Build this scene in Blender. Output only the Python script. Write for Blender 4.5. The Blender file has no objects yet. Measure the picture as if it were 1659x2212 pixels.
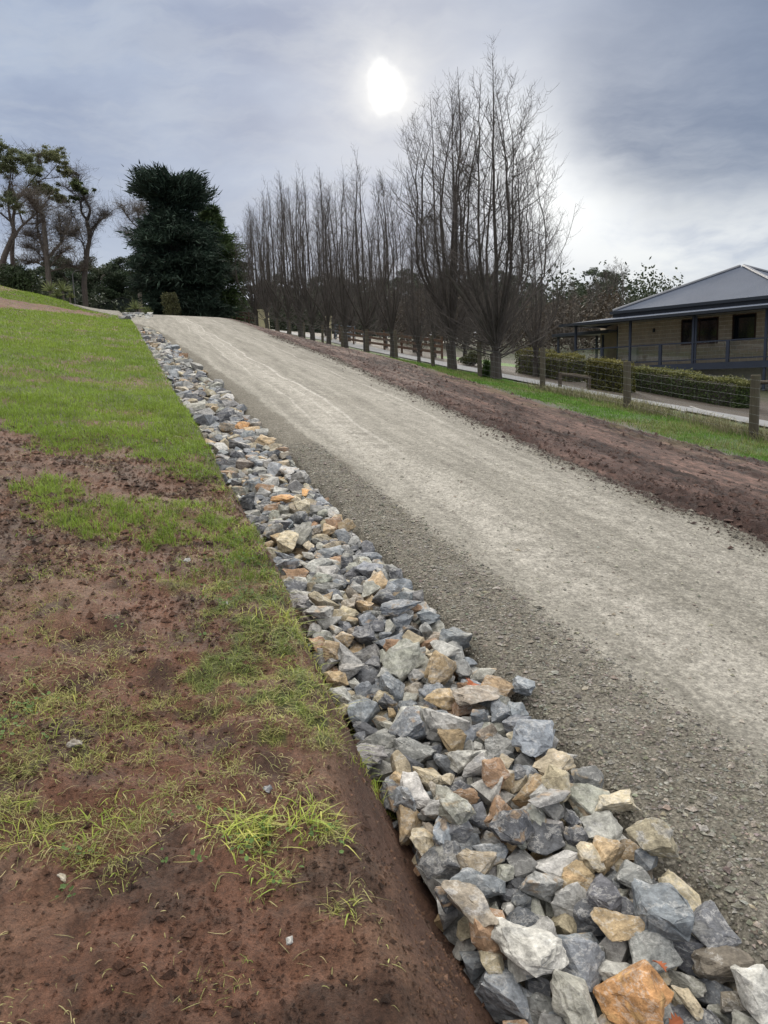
import bpy, bmesh, math, random
import numpy as np
from mathutils import Vector, Matrix
rng = np.random.default_rng(11); random.seed(11)
R_ = math.radians
sc = bpy.context.scene
COL = sc.collection

# ------------------------------------------------------------------ camera
EYE = 1.57                      # camera height above the soil it stands over (world z = 0 there)
PITCH, ROLL = R_(9.8), 0.035
F = 1650.0                      # focal length in pixels of the 1659 x 2212 view of the photograph
cam_d = bpy.data.cameras.new('camera'); cam = bpy.data.objects.new('camera', cam_d); COL.objects.link(cam)
cam_d.sensor_fit = 'HORIZONTAL'; cam_d.sensor_width = 36.0
cam_d.lens = 36.0 * F / 1659.0
cam_d.clip_start = 0.05; cam_d.clip_end = 3000
cam.matrix_world = (Matrix.Translation((0, 0, EYE)) @ Matrix.Rotation(math.pi/2 - PITCH, 4, 'X') @ Matrix.Rotation(-ROLL, 4, 'Z'))
sc.camera = cam
sc.render.resolution_x, sc.render.resolution_y = 768, 1024

def ray(x, y):
    """direction of a photo pixel, scaled so that Y = 1"""
    dx, dy = x - 829.5, 1106 - y
    c, s = math.cos(ROLL), math.sin(ROLL)
    rx, ry = dx*c + dy*s, -dx*s + dy*c
    d = np.array([rx, F*math.cos(PITCH) + ry*math.sin(PITCH), -F*math.sin(PITCH) + ry*math.cos(PITCH)])
    return d / d[1]
def project(P):
    X, Y, Z = P[0], P[1], P[2] - EYE
    f = Y*math.cos(PITCH) - Z*math.sin(PITCH); up = Y*math.sin(PITCH) + Z*math.cos(PITCH)
    rx, ry = F*X/f, F*up/f
    c, s = math.cos(ROLL), math.sin(ROLL)
    return 829.5 + rx*c - ry*s, 1106 - (rx*s + ry*c)
def at(x, y, Y):
    """point at depth Y along a photo pixel"""
    r = ray(x, y)*Y
    return np.array([r[0], r[1], r[2] + EYE])

# ------------------------------------------------------------------ light: overcast sky, sun behind cloud ahead
SUNV = ray(822, 192); SUNV /= np.linalg.norm(SUNV)
SUN_EL = math.asin(SUNV[2]); SUN_AZ = math.atan2(SUNV[0], SUNV[1])
world = bpy.data.worlds.new('World'); sc.world = world; world.use_nodes = True
nt = world.node_tree; nt.nodes.clear()
def nd(nt, t, **kw):
    n = nt.nodes.new(t)
    for k, v in kw.items():
        if k.startswith('_'): setattr(n, k[1:], v)
        else:
            key = int(k[1:]) if k[0] == 'i' and k[1:].isdigit() else k.replace('__', ' ')
            sock = n.inputs[key]
            if isinstance(v, bpy.types.NodeSocket): nt.links.new(v, sock)
            else: sock.default_value = v
    return n
def math_n(nt, op, a, b=0.0, c=None, clamp=False):
    n = nt.nodes.new('ShaderNodeMath'); n.operation = op; n.use_clamp = clamp
    for i, v in enumerate((a, b, c)):
        if v is None: continue
        if isinstance(v, bpy.types.NodeSocket): nt.links.new(v, n.inputs[i])
        else: n.inputs[i].default_value = v
    return n.outputs[0]
def mixc(nt, f, a, b, blend='MIX'):
    n = nt.nodes.new('ShaderNodeMix'); n.data_type = 'RGBA'; n.blend_type = blend
    for i, v in ((0, f), (6, a), (7, b)):
        if isinstance(v, bpy.types.NodeSocket): nt.links.new(v, n.inputs[i])
        else: n.inputs[i].default_value = (v if i == 0 else (*v, 1) if len(v) == 3 else v)
    return n.outputs[2]
def maprange(nt, v, a, b, c=0.0, d=1.0, smooth=True):
    n = nt.nodes.new('ShaderNodeMapRange'); n.interpolation_type = 'SMOOTHSTEP' if smooth else 'LINEAR'
    nt.links.new(v, n.inputs[0])
    for i, x in enumerate((a, b, c, d)): n.inputs[i+1].default_value = x
    return n.outputs[0]
tc = nd(nt, 'ShaderNodeTexCoord')
dirv = tc.outputs['Generated']
# sky coordinate: clouds spread out on a high layer, so they compress to the horizon
sep = nd(nt, 'ShaderNodeSeparateXYZ', Vector=dirv)
warp = nd(nt, 'ShaderNodeTexNoise', Vector=dirv, Scale=2.2, Detail=5.0, Roughness=0.6)
wv = nd(nt, 'ShaderNodeVectorMath', _operation='SUBTRACT', i0=warp.outputs['Color'], i1=(0.5, 0.5, 0.5))
warp2 = nd(nt, 'ShaderNodeVectorMath', _operation='MULTIPLY_ADD', i0=wv.outputs[0], i1=(0.15, 0.15, 0.15), i2=dirv)
D = warp2.outputs[0]
def blob(px, py, r0, r1, squash=None):
    """soft cloud patch round the sky direction of a photo pixel"""
    v = ray(px, py); v = v/np.linalg.norm(v)
    dd = nd(nt, 'ShaderNodeVectorMath', _operation='SUBTRACT', i0=D, i1=tuple(v))
    if squash: dd = nd(nt, 'ShaderNodeVectorMath', _operation='MULTIPLY', i0=dd.outputs[0], i1=squash)
    ln = nd(nt, 'ShaderNodeVectorMath', _operation='LENGTH', i0=dd.outputs[0]).outputs['Value']
    return maprange(nt, ln, r0, r1, 1.0, 0.0)
sq = nd(nt, 'ShaderNodeVectorMath', _operation='MULTIPLY', i0=D, i1=(1.0, 1.0, 2.6))
n1 = nd(nt, 'ShaderNodeTexNoise', Vector=sq.outputs[0], Scale=2.6, Detail=6.0, Roughness=0.55).outputs['Fac']
n2 = nd(nt, 'ShaderNodeTexNoise', Vector=sq.outputs[0], Scale=7.0, Detail=6.0, Roughness=0.6).outputs['Fac']
n3s = nd(nt, 'ShaderNodeTexNoise', Vector=nd(nt, 'ShaderNodeVectorMath', _operation='MULTIPLY', i0=D, i1=(1.6, 1.0, 5.5)).outputs[0], Scale=4.2, Detail=7.0, Roughness=0.62).outputs['Fac']
cl = maprange(nt, n1, 0.32, 0.68)
c = mixc(nt, cl, (0.30, 0.365, 0.52), (0.455, 0.535, 0.685))
c = mixc(nt, maprange(nt, n3s, 0.42, 0.66, 0.0, 0.32), c, (0.60, 0.65, 0.72))
low = maprange(nt, sep.outputs['Z'], 0.02, 0.20, 1.0, 0.0)
c = mixc(nt, math_n(nt, 'MULTIPLY', low, 0.75), c, (0.56, 0.63, 0.73))
# paler lit gap of thinner cloud to the right, heavy blue-grey cloud above it
c = mixc(nt, math_n(nt, 'MULTIPLY', blob(1300, 380, 0.03, 0.26, (1, 1, 1.5)), maprange(nt, n2, 0.25, 0.62, 0.45, 1.0)), c, (1.18, 1.21, 1.22))
c = mixc(nt, math_n(nt, 'MULTIPLY', blob(1180, 330, 0.02, 0.22), 0.5), c, (1.05, 1.08, 1.10))
c = mixc(nt, math_n(nt, 'MULTIPLY', blob(1480, 520, 0.02, 0.24, (1, 1, 1.6)), maprange(nt, n2, 0.35, 0.6, 0.15, 0.85)), c, (0.92, 0.95, 0.96))
c = mixc(nt, math_n(nt, 'MULTIPLY', blob(1570, 165, 0.09, 0.215, (0.85, 1, 1.15)), maprange(nt, n3s, 0.30, 0.75, 1.0, 0.74)), c, (0.19, 0.245, 0.36))
c = mixc(nt, math_n(nt, 'MULTIPLY', blob(1250, 60, 0.02, 0.24, (0.8, 1, 1.6)), 0.4), c, (0.42, 0.47, 0.58))
# the sun shining through a thin place in the cloud
halo = blob(822, 195, 0.01, 0.20); halo2 = math_n(nt, 'POWER', halo, 2.2)
c = mixc(nt, math_n(nt, 'MULTIPLY', halo2, maprange(nt, n2, 0.3, 0.65, 0.05, 0.5)), c, (0.85, 0.87, 0.88))
nw = nd(nt, 'ShaderNodeTexNoise', Vector=dirv, Scale=10.0, Detail=5.0, Roughness=0.6)
nw2 = nd(nt, 'ShaderNodeVectorMath', _operation='SUBTRACT', i0=nw.outputs['Color'], i1=(0.5, 0.5, 0.5))
D = nd(nt, 'ShaderNodeVectorMath', _operation='MULTIPLY_ADD', i0=nw2.outputs[0], i1=(0.06, 0.06, 0.06), i2=dirv).outputs[0]
halo3 = math_n(nt, 'POWER', blob(822, 193, 0.002, 0.030, (1.2, 1, 0.85)), 1.1)
c = mixc(nt, halo3, c, (2.2, 2.2, 2.1))
glow = math_n(nt, 'POWER', blob(822, 195, 0.006, 0.075), 2.0)
c = mixc(nt, math_n(nt, 'MULTIPLY', glow, 0.7), c, (1.05, 1.06, 1.05))
# an overcast sky is brighter towards the zenith
zen = maprange(nt, sep.outputs['Z'], 0.40, 1.0, 0.0, 1.0, smooth=False)
cv_ = nd(nt, 'ShaderNodeVectorMath', _operation='SCALE', i0=c, Scale=0.69)
cz_ = mixc(nt, zen, cv_.outputs[0], (2.45, 2.33, 2.12))
bgc = nd(nt, 'ShaderNodeBackground', Color=cz_, Strength=1.0)
sky = nd(nt, 'ShaderNodeTexSky', _sky_type='NISHITA', _sun_disc=False, _sun_elevation=SUN_EL, _sun_rotation=SUN_AZ)
bgs = nd(nt, 'ShaderNodeBackground', Color=sky.outputs[0], Strength=0.06)
ms = nd(nt, 'ShaderNodeMixShader', i0=0.08, i1=bgc.outputs[0], i2=bgs.outputs[0])
nd(nt, 'ShaderNodeOutputWorld', Surface=ms.outputs[0])
world.cycles.sampling_method = 'MANUAL'; world.cycles.sample_map_resolution = 1024

sun_d = bpy.data.lights.new('sun', 'SUN'); sun_d.energy = 1.5; sun_d.angle = R_(14); sun_d.color = (1.0, 0.92, 0.80)
sun = bpy.data.objects.new('sun', sun_d); COL.objects.link(sun)
sun.location = (0, 30, 40)
sun.rotation_euler = Vector(tuple(-SUNV)).to_track_quat('-Z', 'Y').to_euler()
sc.view_settings.view_transform = 'Standard'; sc.view_settings.look = 'None'
sc.view_settings.exposure = 0.5; sc.view_settings.gamma = 1.0; sc.view_settings.use_curve_mapping = False

# ------------------------------------------------------------------ helpers
def tag(o, label=None, cat=None, group=None, kind=None):
    if label: o['label'] = label
    if cat: o['category'] = cat
    if group: o['group'] = group
    if kind: o['kind'] = kind
    return o
def mk(name, verts, quads=None, tris=None, mat=None, parent=None, smooth=False, attrs=None, loc=None, link=True, mids=None):
    """one mesh object from numpy arrays; attrs: name -> (N,) or (N,3) per vertex"""
    verts = np.asarray(verts, np.float32).reshape(-1, 3)
    if loc is not None: verts = verts - np.asarray(loc, np.float32)
    me = bpy.data.meshes.new(name)
    q = np.zeros((0, 4), np.int32) if quads is None or len(quads) == 0 else np.asarray(quads, np.int32).reshape(-1, 4)
    t = np.zeros((0, 3), np.int32) if tris is None or len(tris) == 0 else np.asarray(tris, np.int32).reshape(-1, 3)
    me.vertices.add(len(verts)); me.vertices.foreach_set('co', verts.ravel())
    me.loops.add(q.size + t.size); me.loops.foreach_set('vertex_index', np.concatenate([q.ravel(), t.ravel()]))
    me.polygons.add(len(q) + len(t))
    ls = np.concatenate([np.arange(len(q))*4, q.size + np.arange(len(t))*3]).astype(np.int32)
    me.polygons.foreach_set('loop_start', ls)
    me.update(calc_edges=True)
    me.polygons.foreach_set('use_smooth', np.full(len(ls), smooth, bool))
    if attrs:
        for k, a in attrs.items():
            a = np.asarray(a, np.float32)
            if a.ndim == 2:
                at_ = me.attributes.new(k, 'FLOAT_COLOR', 'POINT')
                at_.data.foreach_set('color', np.c_[a, np.ones(len(a), np.float32)].astype(np.float32).ravel())
            else:
                at_ = me.attributes.new(k, 'FLOAT', 'POINT'); at_.data.foreach_set('value', a)
    if mat is not None:
        for m_ in (mat if isinstance(mat, (list, tuple)) else [mat]): me.materials.append(m_)
    if mids is not None: me.polygons.foreach_set('material_index', np.asarray(mids, np.int32))
    me.update()
    o = bpy.data.objects.new(name, me)
    if link: COL.objects.link(o)
    if loc is not None: o.location = tuple(float(v) for v in loc)
    if parent is not None: o.parent = parent; 
    return o
def empty(name, loc=(0, 0, 0), rz=0.0):
    o = bpy.data.objects.new(name, None); COL.objects.link(o); o.empty_display_size = 0.2
    o.location = tuple(float(v) for v in loc); o.rotation_euler = (0, 0, rz); return o
class MB:
    """collects boxes, tubes, polygons in local coordinates; build() links them as one mesh"""
    def __init__(s): s.v = []; s.q = []; s.t = []; s.n = 0
    def add(s, v, q=None, t=None):
        v = np.asarray(v, float).reshape(-1, 3)
        if q is not None and len(q): s.q.append(np.asarray(q).reshape(-1, 4) + s.n)
        if t is not None and len(t): s.t.append(np.asarray(t).reshape(-1, 3) + s.n)
        s.v.append(v); s.n += len(v); return s
    def box(s, a, b, M=None):
        a = np.asarray(a, float); b = np.asarray(b, float)
        v = np.array([[(a, b)[i][0], (a, b)[j][1], (a, b)[k][2]] for i in (0, 1) for j in (0, 1) for k in (0, 1)])
        if M is not None: v = v @ M[:3, :3].T + M[:3, 3]
        return s.add(v, [[0, 1, 3, 2], [4, 6, 7, 5], [0, 4, 5, 1], [2, 3, 7, 6], [0, 2, 6, 4], [1, 5, 7, 3]])
    def tube(s, P, Rr, sides=6, caps=True):
        P = np.asarray(P, float); Rr = np.broadcast_to(np.asarray(Rr, float), (len(P),))
        v, q = tubes(P[None], Rr[None], sides); s.add(v, q)
        if caps:
            for e in (0, len(P) - 1):
                base = s.n; ring = v.reshape(len(P), sides, 3)[e]
                s.add(np.vstack([ring, P[e]]), None, [[i, (i+1) % sides, sides] if e else [(i+1) % sides, i, sides] for i in range(sides)])
        return s
    def arrays(s):
        return (np.vstack(s.v), np.vstack(s.q) if s.q else None, np.vstack(s.t) if s.t else None)
    def build(s, name, mat, parent=None, smooth=False, loc=None):
        v, q, t = s.arrays(); return mk(name, v, q, t, mat, parent, smooth, loc=loc)
def tubes(P, Rr, sides=4):
    """batch of tapered tubes: P (B,n,3), Rr (B,n)"""
    P = np.asarray(P, float); B, n, _ = P.shape
    T = np.gradient(P, axis=1); T /= np.linalg.norm(T, axis=2, keepdims=True) + 1e-9
    m = P[:, -1] - P[:, 0]; m /= np.linalg.norm(m, axis=1, keepdims=True) + 1e-9
    ref = np.where(np.abs(m[:, 2:3]) < 0.8, np.array([[0, 0, 1.0]]), np.array([[1.0, 0, 0]]))[:, None, :]
    N1 = np.cross(T, np.broadcast_to(ref, T.shape)); N1 /= np.linalg.norm(N1, axis=2, keepdims=True) + 1e-9
    N2 = np.cross(T, N1)
    a = np.arange(sides)*2*np.pi/sides
    V = P[:, :, None, :] + Rr[:, :, None, None]*(np.cos(a)[None, None, :, None]*N1[:, :, None, :] + np.sin(a)[None, None, :, None]*N2[:, :, None, :])
    idx = np.arange(B*n*sides).reshape(B, n, sides)
    nx = np.roll(idx, -1, axis=2)
    q = np.stack([idx[:, :-1], nx[:, :-1], nx[:, 1:], idx[:, 1:]], axis=-1).reshape(-1, 4)
    return V.reshape(-1, 3), q
def merge(parts):
    """list of (v,q,t) -> one"""
    v, q, t, n = [], [], [], 0
    for a, b, c_ in parts:
        v.append(a)
        if b is not None and len(b): q.append(b + n)
        if c_ is not None and len(c_): t.append(c_ + n)
        n += len(a)
    return np.vstack(v), (np.vstack(q) if q else None), (np.vstack(t) if t else None)
def dup(root, loc=None, rz=None, scale=None, label=None, group=None):
    r = root.copy(); COL.objects.link(r)
    if loc is not None: r.location = tuple(float(v) for v in loc)
    if rz is not None: r.rotation_euler = (0, 0, rz)
    if scale is not None: r.scale = scale if hasattr(scale, '__len__') else (scale,)*3
    if label: r['label'] = label
    if group: r['group'] = group
    for ch in [o for o in KIDS.get(root.name, [])]:
        c_ = ch.copy(); COL.objects.link(c_); c_.parent = r
        for g in KIDS.get(ch.name, []):
            d = g.copy(); COL.objects.link(d); d.parent = c_
    return r
KIDS = {}
def remember(root):
    """note a prototype's parts once, so copying stays cheap"""
    KIDS[root.name] = [o for o in bpy.data.objects if o.parent == root]
    for k in KIDS[root.name]: KIDS[k.name] = [o for o in bpy.data.objects if o.parent == k]
    return root
# value noise
def _h(ix, iy, seed):
    n = (ix.astype(np.int64)*374761393 + iy.astype(np.int64)*668265263 + seed*1442695041) & 0xffffffff
    n = ((n ^ (n >> 13))*1274126177) & 0xffffffff
    return ((n ^ (n >> 16)) & 0xffff)/65535.0
def vnoise(x, y, seed=0):
    x = np.asarray(x, float); y = np.asarray(y, float)
    ix, iy = np.floor(x), np.floor(y); fx, fy = x - ix, y - iy
    fx = fx*fx*(3 - 2*fx); fy = fy*fy*(3 - 2*fy)
    a = _h(ix, iy, seed); b = _h(ix+1, iy, seed); c_ = _h(ix, iy+1, seed); d = _h(ix+1, iy+1, seed)
    return (a*(1-fx) + b*fx)*(1-fy) + (c_*(1-fx) + d*fx)*fy
def fbm(x, y, oct=4, seed=0, gain=0.5):
    s, amp, tot = 0, 1.0, 0
    for i in range(oct):
        s = s + amp*vnoise(x*2**i + 17.3*i, y*2**i - 9.1*i, seed + i); tot += amp; amp *= gain
    return s/tot
def sstep(x, a, b):
    t_ = np.clip((np.asarray(x, float) - a)/(b - a), 0, 1); return t_*t_*(3 - 2*t_)

# ------------------------------------------------------------------ the lie of the land, in road coordinates (s along, u across)
TH = R_(17.5)
tS = np.array([-math.sin(TH), math.cos(TH)]); nU = np.array([math.cos(TH), math.sin(TH)])
def XY(s, u): return s*tS[0] + u*nU[0], s*tS[1] + u*nU[1]
def SU(x, y): return x*tS[0] + y*tS[1], x*nU[0] + y*nU[1]
_sk = np.arange(-60, 500, 0.5)
_sl = np.interp(_sk, [-60, 0, 46, 60, 76, 120, 500], [0.10, 0.126, 0.126, 0.09, 0.0, -0.02, 0.0])
_zk = np.concatenate([[0], np.cumsum((_sl[1:] + _sl[:-1])*0.25)])
_zk = _zk - np.interp(0, _sk, _zk) - 1.95
def z0(s): return np.interp(s, _sk, _zk)
POSTPX = [(1627, 955, 820, 1632), (1355, 877, 777, 1357), (1172, 848, 757, 1176), (1037, 815, 740, 1037), (936, 795, 727, 935),
          (857, 778, 715, 857), (793, 767, 712, 794), (740, 756, 709, 740), (697, 747, 707, 697), (658, 739, 703, 658),
          (627, 730, 699, 627), (600, 724, 695, 600), (577, 719, 692, 577), (553, 714, 688, 553), (530, 708, 684, 530), (502, 700, 680, 502)]
FS, FZ, FH = [], [], []
for x, y, yt, xt in POSTPX:
    r = ray(x, y); st, ut = r[:2] @ tS, r[:2] @ nU
    Y = 10.6/(ut + .012*st); FS.append(st*Y); FZ.append(r[2]*Y); FH.append((ray(xt, yt)[2] - r[2])*Y)
FS, FZ = np.array(FS), np.array(FZ)
_ps, _pz = np.concatenate([[-60], FS, [86, 120, 500]]), np.concatenate([[FZ[0] - (FS[0] + 60)*0.085], FZ, [6.2, 6.2, 6.0]])
_pz = np.interp(_sk, _ps, _pz)
_pz = np.convolve(np.pad(_pz, 6, 'edge'), np.ones(13)/13, 'valid')
def zf(s): return np.interp(s, _sk, _pz)
def uf(s): return np.clip(10.6 - 0.012*s, 9.0, 10.8)
def uRoadR(s): return np.interp(s, [-9, 0, 5, 8, 14, 24, 36, 60, 80], [5.2, 5.2, 5.2, 5.15, 5.45, 6.0, 6.0, 6.4, 7.5])
def uRoadL(s): return np.interp(s, [-9, 0, 3, 10, 14, 23, 31, 38, 46, 52, 58, 90], [1.76, 1.76, 1.80, 1.79, 1.76, 1.52, 1.2, 0.7, -0.9, -2.8, -3.6, -3.0])
def uRockL(s): return np.interp(s, [-9, 0, 5, 10, 15, 23, 33, 40, 50], [.86, .87, .89, .80, .69, .52, .34, .2, -.5])
def uLip(s): return uRockL(s) + .13*(fbm(np.asarray(s, float)*1.9, np.asarray(s, float)*0 + 3.3, 3, 7) - .5) + .09*(vnoise(np.asarray(s, float)*6.1, np.asarray(s, float)*0 + .7, 8) - .5) - np.interp(s, [0, 1.4, 2.2, 3.5, 6, 60], [.46, .42, .31, .21, .16, .15])
def plane(s, u): return z0(s) - 0.045*u
def lawn(s, u):
    a = -np.minimum(u, 0.9)
    up = 0.38 + 0.075*np.minimum(a, 0) + 0.10*np.maximum(a, 0) + 0.011*np.minimum(np.maximum(a, 0)**2, 90)
    up = up * (1 - 0.55*sstep(s, 30, 46)*(1 - sstep(a, 0.5, 6)))
    return z0(s) + up
def ground_rel(s, u):
    """base terrain height relative to the eye"""
    s = np.asarray(s, float); u = np.asarray(u, float)
    lip, rl, rr, ro = uLip(s), uRockL(s), uRoadL(s), uRoadR(s)
    zl = lawn(s, u)
    floor = plane(s, u) - 0.27*(1 - sstep(s, 33, 42))
    zl_edge = floor
    kk = np.clip((u - lip + .05)/(rl + .06 - lip + .05), 0, 1); k = kk*kk*(3 - 2*kk)*.8 + kk*.2
    z = zl*(1 - k) + floor*k
    k2 = sstep(u, rr - 0.22, rr + 0.10)
    zr = plane(s, u) - 0.035
    z = np.where(u > rl + 0.05, floor*(1 - k2) + zr*k2, z)
    f = uf(s); w = np.clip((u - ro)/(f - ro), 0, 1)
    zroad = plane(s, ro) - 0.035
    zv = zroad*(1 - w) + zf(s)*w + 0.10*np.sin(np.pi*w)*sstep(s, 4, 30)
    z = np.where(u > ro, zv, z)
    d = u - f
    zn = zf(s) - 0.13*np.clip(d, 0, 5) - 0.075*np.clip(d - 5, 0, 14) - 0.01*np.clip(d - 19, 0, 200)
    z = np.where(u > f, zn, z)
    return z
def ground(s, u): return ground_rel(s, u) + EYE
def gp(s, u, dz=0.0):
    x, y = XY(s, u); return np.array([x, y, float(ground(s, u)) + dz])
def hit(px, py, lo=1.0, hi=200.0, fn=None, umin=-1e9):
    """where a photo pixel's ray meets the ground -> (s,u)"""
    fn = fn or ground_rel
    r = ray(px, py); Y = np.geomspace(lo, hi, 4000)
    s, u = SU(r[0]*Y, Y); z = fn(s, u)
    ok = (r[2]*Y <= z) & (u > umin)
    i = np.argmax(ok) if ok.any() else len(Y) - 1
    return float(s[i]), float(u[i])

# ------------------------------------------------------------------ materials
def new_mat(name):
    m = bpy.data.materials.new(name); m.use_nodes = True
    nt = m.node_tree; nt.nodes.clear()
    out = nt.nodes.new('ShaderNodeOutputMaterial'); b = nt.nodes.new('ShaderNodeBsdfPrincipled')
    nt.links.new(b.outputs[0], out.inputs[0]); b.inputs['Specular IOR Level'].default_value = 0.3
    return m, nt, b, out
def setin(nt, sock, v):
    if isinstance(v, bpy.types.NodeSocket): nt.links.new(v, sock)
    elif hasattr(v, '__len__') and len(v) == 3 and sock.type == 'RGBA': sock.default_value = (*v, 1)
    else: sock.default_value = v
def pos(nt): return nd(nt, 'ShaderNodeNewGeometry').outputs['Position']
def noise(nt, vec, scale, detail=4.0, rough=0.55, out='Fac'):
    return nd(nt, 'ShaderNodeTexNoise', Vector=vec, Scale=scale, Detail=detail, Roughness=rough).outputs[out]
def ramp(nt, v, stops):
    n = nt.nodes.new('ShaderNodeValToRGB'); nt.links.new(v, n.inputs[0]); e = n.color_ramp.elements
    while len(e) < len(stops): e.new(0.5)
    for i, (p, c_) in enumerate(stops): e[i].position = p; e[i].color = (*c_, 1)
    return n.outputs[0]
def bump(nt, h, strength=0.4, dist=0.01, prev=None):
    n = nd(nt, 'ShaderNodeBump', Height=h, Strength=strength, Distance=dist)
    if prev is not None: nt.links.new(prev, n.inputs['Normal'])
    return n.outputs[0]
def attr(nt, name, out='Color'): return nd(nt, 'ShaderNodeAttribute', _attribute_name=name).outputs[out]
def simple(name, colr, rough=0.7, var=0.25, scale=8.0, bumps=0.2, bscale=40.0, bdist=0.005, spec=0.3, metallic=0.0, obj=False):
    m, nt, b, _ = new_mat(name)
    p = nd(nt, 'ShaderNodeTexCoord').outputs['Object'] if obj else pos(nt)
    n = noise(nt, p, scale, 5.0)
    dark = tuple(x*(1 - var) for x in colr); lite = tuple(min(1, x*(1 + var)) for x in colr)
    setin(nt, b.inputs['Base Color'], ramp(nt, n, [(0.3, dark), (0.7, lite)]))
    b.inputs['Roughness'].default_value = rough; b.inputs['Metallic'].default_value = metallic
    b.inputs['Specular IOR Level'].default_value = spec
    if bumps: nt.links.new(bump(nt, noise(nt, p, bscale, 4.0), bumps, bdist), b.inputs['Normal'])
    return m
M = {}
# ground: real colour of soil / turf / mulch per vertex, broken up by fine noise, crumbly relief
m, nt, b, _ = new_mat('ground_earth'); p = pos(nt)
fine = noise(nt, p, 75.0, 6.0, 0.75); mid = noise(nt, p, 9.0, 5.0, 0.6)
mul = math_n(nt, 'MULTIPLY', maprange(nt, fine, 0.30, 0.70, 0.48, 1.55, False), maprange(nt, mid, 0.3, 0.7, 0.72, 1.28, False))
cc = nd(nt, 'ShaderNodeVectorMath', _operation='SCALE', i0=attr(nt, 'col'), Scale=mul).outputs[0]
nt.links.new(cc, b.inputs['Base Color']); b.inputs['Roughness'].default_value = 0.72; b.inputs['Specular IOR Level'].default_value = 0.35
bp = bump(nt, noise(nt, p, 38.0, 7.0, 0.75), 1.0, 0.03)
bp = bump(nt, noise(nt, p, 150.0, 3.0, 0.6), 0.55, 0.006, bp)
nt.links.new(bp, b.inputs['Normal']); M['ground'] = m
# gravel road: attribute su carries (s, u)
m, nt, b, _ = new_mat('crushed_gravel'); p = pos(nt); su = attr(nt, 'su')
sx = nd(nt, 'ShaderNodeSeparateXYZ', Vector=su); S_, U_ = sx.outputs[0], sx.outputs[1]
streak = nd(nt, 'ShaderNodeVectorMath', _operation='MULTIPLY', i0=su, i1=(0.22, 3.2, 1)).outputs[0]
n_st = noise(nt, streak, 1.5, 5.0, 0.62); n_big = noise(nt, p, 0.7, 4.0); n_med = noise(nt, p, 5.0, 5.0, 0.65); n_f = noise(nt, p, 70.0, 4.0, 0.7)
vor = nd(nt, 'ShaderNodeTexVoronoi', Vector=p, Scale=55.0); vor2 = nd(nt, 'ShaderNodeTexVoronoi', Vector=p, Scale=130.0)
wob = nd(nt, 'ShaderNodeTexNoise', Vector=nd(nt, 'ShaderNodeVectorMath', _operation='MULTIPLY', i0=su, i1=(0.16, 0, 0)).outputs[0], Scale=1.0, Detail=2.0).outputs['Fac']
uw = math_n(nt, 'ADD', U_, math_n(nt, 'MULTIPLY', math_n(nt, 'SUBTRACT', wob, 0.5), 0.9))
def track(u0, w, fac):
    d = math_n(nt, 'ABSOLUTE', math_n(nt, 'SUBTRACT', uw, u0))
    return math_n(nt, 'MULTIPLY', maprange(nt, d, 0.0, w, 1.0, 0.0), fac)
base = ramp(nt, math_n(nt, 'ADD', math_n(nt, 'MULTIPLY', n_st, 0.6), math_n(nt, 'MULTIPLY', n_med, 0.4)),
            [(0.34, (0.150, 0.141, 0.121)), (0.5, (0.230, 0.218, 0.190)), (0.66, (0.325, 0.309, 0.272))])
pale = math_n(nt, 'ADD', track(2.95, 0.55, 0.6), track(4.35, 0.5, 0.35), clamp=True)
pale = math_n(nt, 'MULTIPLY', pale, maprange(nt, n_med, 0.3, 0.62, 0.25, 1.0))
base = mixc(nt, pale, base, (0.390, 0.370, 0.332))
thin = math_n(nt, 'ADD', math_n(nt, 'ADD', track(3.25, 0.055, 0.9), track(2.62, 0.045, 0.5)), math_n(nt, 'ADD', track(4.75, 0.05, 0.6), track(3.0, 0.03, 0.6)), clamp=True)
far_on = maprange(nt, S_, 5.0, 16.0, 0.0, 1.0)
thin = math_n(nt, 'MULTIPLY', math_n(nt, 'MULTIPLY', thin, far_on), maprange(nt, n_med, 0.34, 0.56, 0.2, 1.0))
base = mixc(nt, math_n(nt, 'MULTIPLY', thin, 0.8), base, (0.50, 0.48, 0.44))
# loose, damp, darker shoulder beside the drain and along the soil
edge = math_n(nt, 'ADD', attr(nt, 'shoulder', 'Fac'), math_n(nt, 'MULTIPLY', math_n(nt, 'SUBTRACT', n_big, 0.5), 1.9))
edge = math_n(nt, 'ADD', edge, math_n(nt, 'MULTIPLY', math_n(nt, 'SUBTRACT', n_med, 0.5), 1.9))
sh = maprange(nt, edge, 0.15, 1.0)
base = mixc(nt, math_n(nt, 'MULTIPLY', sh, 0.92), base, ramp(nt, n_f, [(0.3, (0.085, 0.078, 0.062)), (0.7, (0.20, 0.185, 0.155))]))
mul = math_n(nt, 'MULTIPLY', maprange(nt, n_f, 0.25, 0.75, 0.60, 1.40, False), maprange(nt, vor.outputs['Color'], 0.0, 1.0, 0.72, 1.28, False))
mul = math_n(nt, 'MULTIPLY', mul, maprange(nt, noise(nt, p, 22.0, 4.0, 0.7), 0.3, 0.7, 0.66, 1.30, False))
base = nd(nt, 'ShaderNodeVectorMath', _operation='SCALE', i0=base, Scale=mul).outputs[0]
nt.links.new(base, b.inputs['Base Color']); b.inputs['Roughness'].default_value = 0.9; b.inputs['Specular IOR Level'].default_value = 0.2
bp = bump(nt, math_n(nt, 'SUBTRACT', 1.0, vor.outputs['Distance']), maprange(nt, sh, 0, 1, 0.35, 0.9), 0.014)
bp = bump(nt, noise(nt, p, 120.0, 4.0, 0.7), 0.6, 0.006, bp); bp = bump(nt, n_st, 0.2, 0.03, bp)
nt.links.new(bp, b.inputs['Normal']); M['gravel'] = m
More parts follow.
